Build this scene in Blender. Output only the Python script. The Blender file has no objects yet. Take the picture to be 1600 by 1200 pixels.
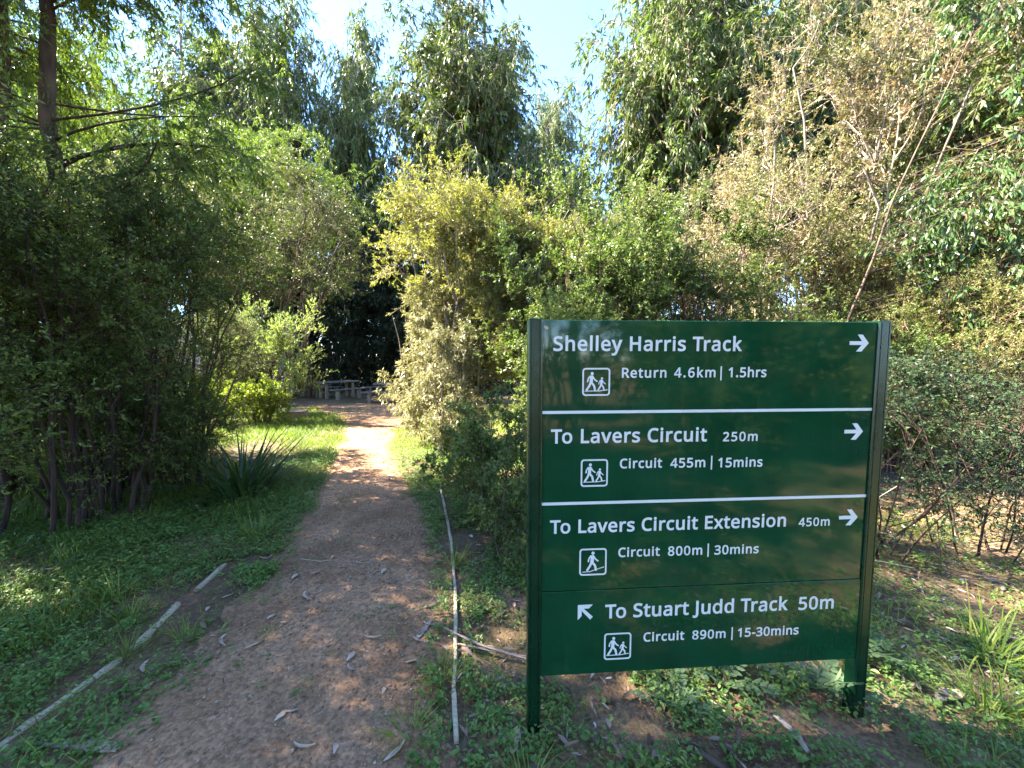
import bpy, bmesh, math, random, json
import numpy as np
from mathutils import Vector, Matrix, geometry

# ------------------------------------------------------------------ camera, sky, sun, exposure
SC = bpy.context.scene
COL = SC.collection
cam = bpy.data.cameras.new("camera")
cam.sensor_width = 36.0
cam.lens = 13.5
cam.clip_start = 0.05
cam.clip_end = 900
co = bpy.data.objects.new("camera", cam)
COL.objects.link(co)
co.location = (0, 0, 1.55)
co.rotation_euler = (math.radians(90) - 0.07225, 0.0, 0.0)
SC.camera = co

SUN_EL = math.radians(44)
SUN_DIR = Vector((-0.97, 0.22, 0)).normalized() * math.cos(SUN_EL) + Vector((0, 0, math.sin(SUN_EL)))
sun = bpy.data.lights.new("sun", "SUN")
sun.energy = 4.8
sun.angle = math.radians(0.5)
sun.color = (1.0, 0.93, 0.80)
so = bpy.data.objects.new("sun", sun)
COL.objects.link(so)
so.rotation_euler = SUN_DIR.to_track_quat('Z', 'Y').to_euler()

w = bpy.data.worlds.new("World")
SC.world = w
w.use_nodes = True
nt = w.node_tree
sky = nt.nodes.new("ShaderNodeTexSky")
sky.sky_type = 'NISHITA'
sky.sun_disc = False
sky.sun_elevation = SUN_EL
sky.sun_rotation = math.atan2(SUN_DIR.x, SUN_DIR.y)
sky.air_density = 0.8
sky.dust_density = 0.0
sky.ozone_density = 6.0
bg = nt.nodes["Background"]
nt.links.new(sky.outputs[0], bg.inputs[0])
bg.inputs[1].default_value = 0.098
SC.view_settings.view_transform = 'Standard'
SC.view_settings.look = 'None'
SC.view_settings.gamma = 1.0
SC.view_settings.exposure = 3.62
SC.cycles.max_bounces = 7
SC.cycles.diffuse_bounces = 4
SC.cycles.glossy_bounces = 3
SC.cycles.transmission_bounces = 5
SC.cycles.use_denoising = True

# ------------------------------------------------------------------ helpers
def tag(o, label=None, cat=None, group=None, kind=None):
    if label: o["label"] = label
    if cat: o["category"] = cat
    if group: o["group"] = group
    if kind: o["kind"] = kind
    return o

def empty(name, loc=(0, 0, 0), rz=0.0, s=1.0):
    o = bpy.data.objects.new(name, None)
    COL.objects.link(o)
    o.location = loc
    o.rotation_euler = (0, 0, rz)
    o.scale = (s, s, s)
    o.empty_display_size = 0.1
    return o

def copy_tree(o, parent=None):
    c = o.copy()
    COL.objects.link(c)
    c.parent = parent
    for ch in list(o.children):
        copy_tree(ch, c)
    return c

def nrm(v):
    return v / (np.linalg.norm(v, axis=-1, keepdims=True) + 1e-9)

class MB:
    """collects vertices and quads/tris, builds one mesh object"""
    def __init__(self):
        self.v, self.q, self.t, self.r, self.rt, self.n = [], [], [], [], [], 0
    def add(self, v, q=None, r=None, t=None, rt=None):
        v = np.asarray(v, dtype=np.float32).reshape(-1, 3)
        if q is not None and len(q):
            q = np.asarray(q, dtype=np.int64).reshape(-1, 4)
            self.q.append(q + self.n)
            self.r.append(np.full(len(q), 0.5) if r is None else np.broadcast_to(np.asarray(r, dtype=np.float64), (len(q),)))
        if t is not None and len(t):
            t = np.asarray(t, dtype=np.int64).reshape(-1, 3)
            self.t.append(t + self.n)
            self.rt.append(np.full(len(t), 0.5) if rt is None else np.broadcast_to(np.asarray(rt, dtype=np.float64), (len(t),)))
        self.v.append(v)
        self.n += len(v)
    def build(self, name, mat, parent=None, smooth=False):
        me = bpy.data.meshes.new(name)
        V = np.concatenate(self.v)
        Q = np.concatenate(self.q) if self.q else np.zeros((0, 4), np.int64)
        T = np.concatenate(self.t) if self.t else np.zeros((0, 3), np.int64)
        R = np.concatenate(self.r + self.rt)
        me.vertices.add(len(V))
        me.vertices.foreach_set("co", V.ravel())
        me.loops.add(Q.size + T.size)
        me.loops.foreach_set("vertex_index", np.concatenate([Q.ravel(), T.ravel()]).astype(np.int32))
        me.polygons.add(len(Q) + len(T))
        ls = np.concatenate([np.arange(len(Q)) * 4, Q.size + np.arange(len(T)) * 3]).astype(np.int32)
        me.polygons.foreach_set("loop_start", ls)
        a = me.attributes.new("rnd", 'FLOAT', 'FACE')
        a.data.foreach_set("value", R.astype(np.float32))
        me.update(calc_edges=True)
        if smooth:
            me.polygons.foreach_set("use_smooth", np.ones(len(Q) + len(T), bool))
        if mat: me.materials.append(mat)
        o = bpy.data.objects.new(name, me)
        COL.objects.link(o)
        o.parent = parent
        return o
    # --- shapes
    def tubes(self, P, R, n=5, r=0.5):
        P = np.asarray(P, float); R = np.asarray(R, float)
        N, K, _ = P.shape
        T = nrm(np.gradient(P, axis=1))
        m = nrm(P[:, -1] - P[:, 0])
        ref = np.where(np.abs(m[:, 2:3]) > 0.7, np.array([[1.0, 0.13, 0]]), np.array([[0.1, 0, 1.0]]))[:, None, :]
        A = nrm(np.cross(T, ref)); B = np.cross(T, A)
        a = np.arange(n) / n * 2 * np.pi
        V = P[:, :, None, :] + R[:, :, None, None] * (np.cos(a)[None, None, :, None] * A[:, :, None, :] + np.sin(a)[None, None, :, None] * B[:, :, None, :])
        i = np.arange(N)[:, None, None]; k = np.arange(K - 1)[None, :, None]; j = np.arange(n)[None, None, :]
        b = i * K * n
        j2 = (j + 1) % n
        q = np.stack([b + k * n + j, b + k * n + j2, b + (k + 1) * n + j2, b + (k + 1) * n + j], -1).reshape(-1, 4)
        rr = np.broadcast_to(np.asarray(r, float).reshape(-1, 1) if np.ndim(r) else np.array([[r]]), (N, (K - 1) * n)).ravel()
        self.add(V.reshape(-1, 3), q, rr)
    def leaves(self, base, d, side, L, W, r, drop=0.0, shape='rhomb'):
        N = len(base)
        L = np.broadcast_to(L, (N,))[:, None]; W = np.broadcast_to(W, (N,))[:, None]
        dn = np.array([[0, 0, -1.0]]) * L * np.broadcast_to(drop, (N,))[:, None]
        if shape == 'rhomb':
            V = np.stack([base, base + d * L * .42 + side * W * .5, base + d * L + dn, base + d * L * .42 - side * W * .5], 1)
            self.add(V.reshape(-1, 3), np.arange(N * 4).reshape(-1, 4), r)
        else:
            up = np.cross(side, d) * W * 0.16
            m1 = base + d * L * .28; m2 = base + d * L * .66 + dn * .45
            V = np.stack([base, m1 + side * W * .48 + up, m2 + side * W * .42 + up, base + d * L + dn,
                          m2 - side * W * .42 + up, m1 - side * W * .48 + up], 1)
            i = np.arange(N)[:, None] * 6
            q = np.concatenate([i + np.array([[0, 1, 2, 3]]), i + np.array([[0, 3, 4, 5]])])
            self.add(V.reshape(-1, 3), q, np.concatenate([np.broadcast_to(r, (N,))] * 2))
    def blades(self, base, az, L, W, lean, droop, r, K=5, tw=0.0):
        """arching strap blades; lean = start angle from vertical, droop = extra bend"""
        N = len(base)
        t = np.linspace(0, 1, K)[None, :]
        ang = lean[:, None] + droop[:, None] * t
        ds = L[:, None] / (K - 1)
        hx = np.concatenate([np.zeros((N, 1)), np.cumsum(np.sin((ang[:, 1:] + ang[:, :-1]) / 2) * ds, 1)], 1)
        hz = np.concatenate([np.zeros((N, 1)), np.cumsum(np.cos((ang[:, 1:] + ang[:, :-1]) / 2) * ds, 1)], 1)
        C = base[:, None, :] + np.stack([hx * np.cos(az)[:, None], hx * np.sin(az)[:, None], hz], -1)
        w_ = W[:, None] * (1 - t ** 2.2 * 0.97) * (0.55 + 0.45 * np.minimum(1, t * 4)) * .5
        sa = az[:, None] + np.pi / 2 + tw * t
        S = np.stack([np.cos(sa) + 0 * w_, np.sin(sa) + 0 * w_, 0 * w_], -1) * w_[..., None]
        V = np.stack([C - S, C + S], 2).reshape(N, K * 2, 3)
        i = np.arange(N)[:, None, None] * K * 2; k = np.arange(K - 1)[None, :, None] * 2
        q = (i + k + np.array([0, 1, 3, 2])[None, None, :]).reshape(-1, 4)
        self.add(V.reshape(-1, 3), q, np.repeat(np.broadcast_to(r, (N,)), K - 1))

def bm_obj(name, bm, mat, parent=None, smooth=False):
    me = bpy.data.meshes.new(name)
    bmesh.ops.recalc_face_normals(bm, faces=bm.faces)
    if smooth:
        for f in bm.faces: f.smooth = True
    bm.to_mesh(me); bm.free()
    if mat: me.materials.append(mat)
    o = bpy.data.objects.new(name, me)
    COL.objects.link(o)
    o.parent = parent
    return o

def bm_box(bm, c, s, rot=None, bev=0.0, seg=1):
    r = bmesh.ops.create_cube(bm, size=1.0)
    vs = r['verts']
    M = Matrix.Translation(c) @ (rot.to_4x4() if rot else Matrix.Identity(4)) @ Matrix.Diagonal((*s, 1))
    bmesh.ops.transform(bm, matrix=M, verts=vs)
    if bev:
        es = list({e for v in vs for e in v.link_edges})
        bmesh.ops.bevel(bm, geom=es, offset=bev, segments=seg, affect='EDGES', profile=0.5)

# value noise
def _h(ix, iy, s):
    n = (ix.astype(np.int64) * 374761393 + iy.astype(np.int64) * 668265263 + s * 974634777) & 0xFFFFFFFF
    n = ((n ^ (n >> 13)) * 1274126177) & 0xFFFFFFFF
    return ((n ^ (n >> 16)) & 0xFFFF) / 65535.0
def vnoise(x, y, s=0):
    x = np.asarray(x, float); y = np.asarray(y, float)
    ix = np.floor(x); iy = np.floor(y); fx = x - ix; fy = y - iy
    fx = fx * fx * (3 - 2 * fx); fy = fy * fy * (3 - 2 * fy)
    a = _h(ix, iy, s); b = _h(ix + 1, iy, s); c = _h(ix, iy + 1, s); d = _h(ix + 1, iy + 1, s)
    return (a * (1 - fx) + b * fx) * (1 - fy) + (c * (1 - fx) + d * fx) * fy
def fbm(x, y, s=0, o=4):
    v = 0; a = .5; t = 0
    for i in range(o):
        v = v + a * vnoise(np.asarray(x) * 2 ** i, np.asarray(y) * 2 ** i, s + i * 7); t += a; a *= .5
    return v / t

# lie of the land and course of the path
PY = np.array([-6, 0, 1.4, 2.6, 3.7, 5.0, 6.4, 8.0, 10.0, 11.5, 13.0, 15])
PX = np.array([-.8, -.92, -.95, -1.1, -1.45, -1.95, -2.5, -2.95, -3.5, -4.0, -4.4, -5.0])
PW = np.array([.72, .72, .72, .66, .62, .54, .50, .55, .9, 1.6, 2.6, 3.2])
def path_c(y): return np.interp(y, PY, PX)
def path_w(y): return np.interp(y, PY, PW)
def gz(x, y):
    x = np.asarray(x, float); y = np.asarray(y, float)
    z = -0.022 * np.clip(x, 0, 8) - 0.030 * np.clip(y - 6, 0, 14)
    z = z + 0.05 * (fbm(x * .5, y * .5, 3, 3) - .5) * np.clip((np.hypot(x - .8, y - 1.5) - 1.0) / 3, 0, 1)
    z = z + 0.025 * (fbm(x * 2.3, y * 2.3, 9, 3) - .5)
    return z
def gpt(x, y): return (x, y, float(gz(x, y)))

# ------------------------------------------------------------------ materials
def mat_new(name):
    m = bpy.data.materials.new(name)
    m.use_nodes = True
    n = m.node_tree.nodes
    return m, n, m.node_tree.links, n["Principled BSDF"]

def ramp(n, cols, pos=None):
    r = n.new("ShaderNodeValToRGB")
    e = r.color_ramp.elements
    k = len(cols)
    while len(e) < k: e.new(0.5)
    for i, c in enumerate(cols):
        e[i].position = (pos[i] if pos else i / (k - 1))
        e[i].color = (*c, 1)
    return r

def leaf_mat(name, cols, trans=0.35, rough=0.45, spec=0.35, vary=0.25, tcol=(1.1, 1.25, .55)):
    m, n, l, p = mat_new(name)
    at = n.new("ShaderNodeAttribute"); at.attribute_name = "rnd"
    r = ramp(n, cols)
    l.new(at.outputs["Fac"], r.inputs[0])
    oi = n.new("ShaderNodeObjectInfo")
    mr = n.new("ShaderNodeMapRange")
    mr.inputs[3].default_value = 1 - vary; mr.inputs[4].default_value = 1 + vary
    l.new(oi.outputs["Random"], mr.inputs[0])
    hs = n.new("ShaderNodeHueSaturation")
    l.new(mr.outputs[0], hs.inputs["Value"]); l.new(r.outputs[0], hs.inputs["Color"])
    l.new(hs.outputs[0], p.inputs["Base Color"])
    p.inputs["Roughness"].default_value = rough
    p.inputs["Specular IOR Level"].default_value = spec
    tr = n.new("ShaderNodeBsdfTranslucent")
    mx = n.new("ShaderNodeMix"); mx.data_type = 'RGBA'; mx.blend_type = 'MULTIPLY'
    mx.inputs["Factor"].default_value = 1.0
    l.new(hs.outputs[0], mx.inputs["A"]); mx.inputs["B"].default_value = (*tcol, 1)
    l.new(mx.outputs["Result"], tr.inputs[0])
    ms = n.new("ShaderNodeMixShader"); ms.inputs[0].default_value = trans
    l.new(p.outputs[0], ms.inputs[1]); l.new(tr.outputs[0], ms.inputs[2])
    l.new(ms.outputs[0], n["Material Output"].inputs[0])
    return m

def bark_mat(name, c1, c2, scale=18, stretch=6):
    m, n, l, p = mat_new(name)
    tc = n.new("ShaderNodeTexCoord"); mp = n.new("ShaderNodeMapping")
    mp.inputs["Scale"].default_value = (1, 1, 1 / stretch)
    l.new(tc.outputs["Object"], mp.inputs[0])
    no = n.new("ShaderNodeTexNoise"); no.inputs["Scale"].default_value = scale; no.inputs["Detail"].default_value = 6
    l.new(mp.outputs[0], no.inputs[0])
    r = ramp(n, [c1, c2], [.35, .68]); l.new(no.outputs[0], r.inputs[0])
    l.new(r.outputs[0], p.inputs["Base Color"])
    b = n.new("ShaderNodeBump"); b.inputs["Strength"].default_value = .5; b.inputs["Distance"].default_value = .02
    l.new(no.outputs[0], b.inputs["Height"]); l.new(b.outputs[0], p.inputs["Normal"])
    p.inputs["Roughness"].default_value = .85
    p.inputs["Specular IOR Level"].default_value = .2
    return m

def simple_mat(name, c1, c2, rough=.6, scale=20, bump=.2, stretch=(1, 1, 1), spec=.3, dist=.01):
    m, n, l, p = mat_new(name)
    tc = n.new("ShaderNodeTexCoord"); mp = n.new("ShaderNodeMapping")
    mp.inputs["Scale"].default_value = stretch
    l.new(tc.outputs["Object"], mp.inputs[0])
    no = n.new("ShaderNodeTexNoise"); no.inputs["Scale"].default_value = scale; no.inputs["Detail"].default_value = 6
    l.new(mp.outputs[0], no.inputs[0])
    r = ramp(n, [c1, c2], [.3, .7]); l.new(no.outputs[0], r.inputs[0])
    l.new(r.outputs[0], p.inputs["Base Color"])
    if bump:
        b = n.new("ShaderNodeBump"); b.inputs["Strength"].default_value = bump; b.inputs["Distance"].default_value = dist
        l.new(no.outputs[0], b.inputs["Height"]); l.new(b.outputs[0], p.inputs["Normal"])
    p.inputs["Roughness"].default_value = rough
    p.inputs["Specular IOR Level"].default_value = spec
    return m

def attr_mat(name, cols, pos=None, rough=.8, spec=.2):
    m, n, l, p = mat_new(name)
    at = n.new("ShaderNodeAttribute"); at.attribute_name = "rnd"
    r = ramp(n, cols, pos); l.new(at.outputs["Fac"], r.inputs[0]); l.new(r.outputs[0], p.inputs["Base Color"])
    p.inputs["Roughness"].default_value = rough; p.inputs["Specular IOR Level"].default_value = spec
    return m

def ground_mat(name, soil):
    """soil: colours of the bare earth; litter-brown and moss-green patches by noise"""
    m, n, l, p = mat_new(name)
    tc = n.new("ShaderNodeTexCoord")
    def noise(s, d=8, ro=.6):
        x = n.new("ShaderNodeTexNoise"); x.inputs["Scale"].default_value = s; x.inputs["Detail"].default_value = d
        x.inputs["Roughness"].default_value = ro; l.new(tc.outputs["Object"], x.inputs[0]); return x
    n1 = noise(2.6); n2 = noise(38, 6, .7); n3 = noise(.9); n4 = noise(7)
    r1 = ramp(n, soil[:2], [.35, .65]); l.new(n1.outputs[0], r1.inputs[0])
    r2 = ramp(n, [(.55, .55, .55), (1.0, 1.0, 1.0), (1.35, 1.3, 1.25)], [.3, .5, .72]); l.new(n2.outputs[0], r2.inputs[0])
    mx = n.new("ShaderNodeMix"); mx.data_type = 'RGBA'; mx.blend_type = 'MULTIPLY'; mx.inputs["Factor"].default_value = 1
    n5 = noise(.55, 3, .5)
    r5 = ramp(n, [(.70, .68, .66), (1.12, 1.10, 1.06)], [.36, .62]); l.new(n5.outputs[0], r5.inputs[0])
    m5 = n.new("ShaderNodeMix"); m5.data_type = 'RGBA'; m5.blend_type = 'MULTIPLY'; m5.inputs["Factor"].default_value = 1
    l.new(r1.outputs[0], m5.inputs["A"]); l.new(r5.outputs[0], m5.inputs["B"])
    l.new(m5.outputs["Result"], mx.inputs["A"]); l.new(r2.outputs[0], mx.inputs["B"])
    ad = n.new("ShaderNodeMath"); ad.operation = 'MULTIPLY'
    r3 = ramp(n, [(0, 0, 0), (1, 1, 1)], soil[3]); l.new(n3.outputs[0], r3.inputs[0])
    r4 = ramp(n, [(.15, .15, .15), (1, 1, 1)], [.42, .6]); l.new(n4.outputs[0], r4.inputs[0])
    l.new(r3.outputs[0], ad.inputs[0]); l.new(r4.outputs[0], ad.inputs[1])
    m2 = n.new("ShaderNodeMix"); m2.data_type = 'RGBA'
    l.new(ad.outputs[0], m2.inputs["Factor"]); l.new(mx.outputs["Result"], m2.inputs["A"]); m2.inputs["B"].default_value = (*soil[2], 1)
    vo = n.new("ShaderNodeTexVoronoi"); vo.inputs["Scale"].default_value = 75; l.new(tc.outputs["Object"], vo.inputs[0])
    m3 = n.new("ShaderNodeMix"); m3.data_type = 'RGBA'; m3.blend_type = 'OVERLAY'; m3.inputs["Factor"].default_value = .35
    bw = n.new("ShaderNodeRGBToBW"); l.new(vo.outputs["Color"], bw.inputs[0])
    l.new(m2.outputs["Result"], m3.inputs["A"]); l.new(bw.outputs[0], m3.inputs["B"])
    l.new(m3.outputs["Result"], p.inputs["Base Color"])
    p.inputs["Roughness"].default_value = .92; p.inputs["Specular IOR Level"].default_value = .15
    b = n.new("ShaderNodeBump"); b.inputs["Strength"].default_value = .8; b.inputs["Distance"].default_value = .012
    b2 = n.new("ShaderNodeBump"); b2.inputs["Strength"].default_value = .6; b2.inputs["Distance"].default_value = .006; b2.invert = True
    l.new(n2.outputs[0], b.inputs["Height"]); l.new(vo.outputs["Distance"], b2.inputs["Height"])
    l.new(b.outputs[0], b2.inputs["Normal"]); l.new(b2.outputs[0], p.inputs["Normal"])
    return m

M = {}
M['ground'] = ground_mat("forest_soil", [(.125, .076, .043), (.20, .128, .078), (.07, .08, .022), [.45, .62]])
M['path'] = ground_mat("gravel_path", [(.235, .128, .069), (.36, .212, .126), (.13, .12, .045), [.60, .74]])
M['tea'] = leaf_mat("tea_tree_leaf", [(.06, .09, .02), (.10, .14, .03), (.17, .20, .05)], .32, .5, .2)
M['olive'] = leaf_mat("olive_leaf", [(.05, .06, .02), (.09, .10, .03), (.15, .15, .05)], .35)
M['gold'] = leaf_mat("golden_leaf", [(.165, .17, .036), (.27, .255, .062), (.40, .345, .11)], .38, vary=.1)
M['palebamboo'] = leaf_mat("pale_lance_leaf", [(.18, .18, .07), (.28, .265, .125), (.42, .385, .24)], .30, vary=.1, tcol=(1, 1, .7))
M['pale'] = leaf_mat("silver_leaf", [(.20, .25, .09), (.28, .33, .12), (.38, .40, .19)], .42, vary=.1)
M['lime'] = leaf_mat("lime_leaf", [(.12, .17, .02), (.20, .24, .03), (.28, .26, .06)], .45, vary=.1)
M['green'] = leaf_mat("mid_green_leaf", [(.065, .10, .025), (.11, .155, .038), (.19, .215, .055)], .35)
M['ltgreen'] = leaf_mat("light_olive_leaf", [(.10, .13, .035), (.18, .19, .06), (.27, .25, .10)], .42, vary=.12)
M['lowshade'] = leaf_mat("shaded_bluish_leaf", [(.022, .045, .018), (.036, .066, .026), (.06, .095, .038)], .2, .5, .2)  # bluish leaf, its colour darkened to stand for shade on the low shrubs
M['dark'] = leaf_mat("shaded_forest_leaf", [(.02, .035, .014), (.03, .05, .02), (.045, .065, .028)], .2)  # low albedo puts the shade over the back forest into the leaf colour
M['euc'] = leaf_mat("gum_leaf", [(.055, .082, .022), (.10, .138, .035), (.21, .21, .062)], .36, .42, .28)
M['wattle'] = leaf_mat("wattle_leaf", [(.06, .10, .018), (.11, .16, .025), (.17, .20, .035)], .5, vary=.15)
M['pink'] = leaf_mat("russet_tip_leaf", [(.12, .155, .04), (.205, .21, .075), (.45, .30, .215)], .3, vary=.12, tcol=(1.2, 1, .7))
M['shrubby'] = leaf_mat("glossy_leaf", [(.035, .07, .02), (.06, .11, .032), (.11, .165, .045)], .35, .35, .5)
M['weed'] = leaf_mat("weed_leaf", [(.07, .14, .028), (.125, .205, .045), (.20, .27, .07)], .35, .5, .3, .05)
M['grass'] = leaf_mat("grass_blade", [(.095, .15, .018), (.175, .23, .03), (.28, .28, .07)], .4, .5, .3, .05)
M['strap'] = leaf_mat("strap_leaf", [(.03, .06, .018), (.045, .085, .025), (.10, .12, .035)], .3, .4, .3, .05)
M['thistle'] = leaf_mat("thistle_leaf", [(.06, .11, .05), (.10, .16, .07), (.14, .20, .10)], .3, .6, .2, .05)
M['litter'] = attr_mat("dry_leaf", [(.08, .05, .035), (.17, .11, .075), (.30, .215, .165), (.42, .36, .32)], [0, .45, .8, 1])
M['stone'] = attr_mat("gravel_stone", [(.12, .07, .045), (.24, .15, .10), (.36, .27, .20)], [0, .6, 1])
M['fallen'] = simple_mat("fallen_leaf", (.29, .19, .12), (.52, .40, .31), .7, 30, .2)
M['barkstrip'] = simple_mat("bark_strip", (.16, .11, .085), (.36, .29, .25), .8, 40, .4, (1, 8, 8))
M['bark_wattle'] = bark_mat("dark_brown_bark", (.03, .02, .014), (.10, .065, .045), 10, 5)
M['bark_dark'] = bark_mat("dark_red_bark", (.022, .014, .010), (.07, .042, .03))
M['bark_brown'] = bark_mat("brown_bark", (.05, .035, .024), (.16, .105, .075), 12, 5)
M['bark_grey'] = bark_mat("pale_gum_bark", (.14, .10, .075), (.33, .27, .215), 7, 7)
M['bark_red'] = bark_mat("red_gum_bark", (.10, .055, .035), (.23, .14, .095), 9, 8)
M['timber'] = simple_mat("weathered_edging", (.27, .20, .125), (.52, .43, .30), .85, 14, .5, (1, 10, 10))
M['table'] = simple_mat("weathered_slab", (.085, .078, .07), (.17, .155, .14), .8, 10, .4, (1, 8, 8))
M['tpost'] = simple_mat("treated_post", (.15, .115, .075), (.27, .215, .145), .85, 14, .4, (6, 6, 1))
M['stoneblock'] = simple_mat("sandstone", (.25, .17, .12), (.42, .30, .22), .9, 12, .5)
M['shedwall'] = simple_mat("pale_cladding", (.50, .50, .58), (.60, .60, .68), .6, 3, .05)
M['shedroof'] = simple_mat("pale_sheet_roof", (.55, .55, .62), (.68, .68, .74), .4, 3, .05)
M['white'] = simple_mat("white_vinyl", (.58, .58, .575), (.64, .64, .63), .45, 8, 0)
M['straw'] = simple_mat("dry_stalk", (.30, .25, .16), (.45, .40, .28), .8, 20, .1)
def sign_mat(name, c, rough, bumpy):
    m, n, l, p = mat_new(name)
    tc = n.new("ShaderNodeTexCoord")
    no = n.new("ShaderNodeTexNoise"); no.inputs["Scale"].default_value = 5; no.inputs["Detail"].default_value = 7
    l.new(tc.outputs["Object"], no.inputs[0])
    r = ramp(n, [tuple(x * .85 for x in c), tuple(x * 1.2 for x in c)], [.35, .7]); l.new(no.outputs[0], r.inputs[0])
    l.new(r.outputs[0], p.inputs["Base Color"])
    r2 = ramp(n, [(rough,) * 3, (rough * 1.8,) * 3], [.4, .75]); l.new(no.outputs[0], r2.inputs[0])
    l.new(r2.outputs[0], p.inputs["Roughness"])
    p.inputs["Specular IOR Level"].default_value = .5
    mp = n.new("ShaderNodeMapping"); mp.inputs["Scale"].default_value = (14, 14, .9); l.new(tc.outputs["Object"], mp.inputs[0])
    n3 = n.new("ShaderNodeTexNoise"); n3.inputs["Scale"].default_value = 2.2; n3.inputs["Detail"].default_value = 8; n3.inputs["Roughness"].default_value = .75
    l.new(mp.outputs[0], n3.inputs[0])
    r3 = ramp(n, [(0, 0, 0), (.05, .05, .05)], [.52, .80]); l.new(n3.outputs[0], r3.inputs[0])
    dm = n.new("ShaderNodeMix"); dm.data_type = 'RGBA'; l.new(r3.outputs[0], dm.inputs["Factor"])
    l.new(r.outputs[0], dm.inputs["A"]); dm.inputs["B"].default_value = (.20, .19, .15, 1)
    l.new(dm.outputs["Result"], p.inputs["Base Color"])
    n2 = n.new("ShaderNodeTexNoise"); n2.inputs["Scale"].default_value = 2.2; n2.inputs["Detail"].default_value = 2
    l.new(tc.outputs["Object"], n2.inputs[0])
    b = n.new("ShaderNodeBump"); b.inputs["Strength"].default_value = bumpy; b.inputs["Distance"].default_value = .01
    l.new(n2.outputs[0], b.inputs["Height"]); l.new(b.outputs[0], p.inputs["Normal"])
    return m
M['panel'] = sign_mat("green_sign_paint", (.0042, .043, .0175), .04, .05)
M['post'] = sign_mat("green_post_paint", (.002, .022, .009), .22, .05)
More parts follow.
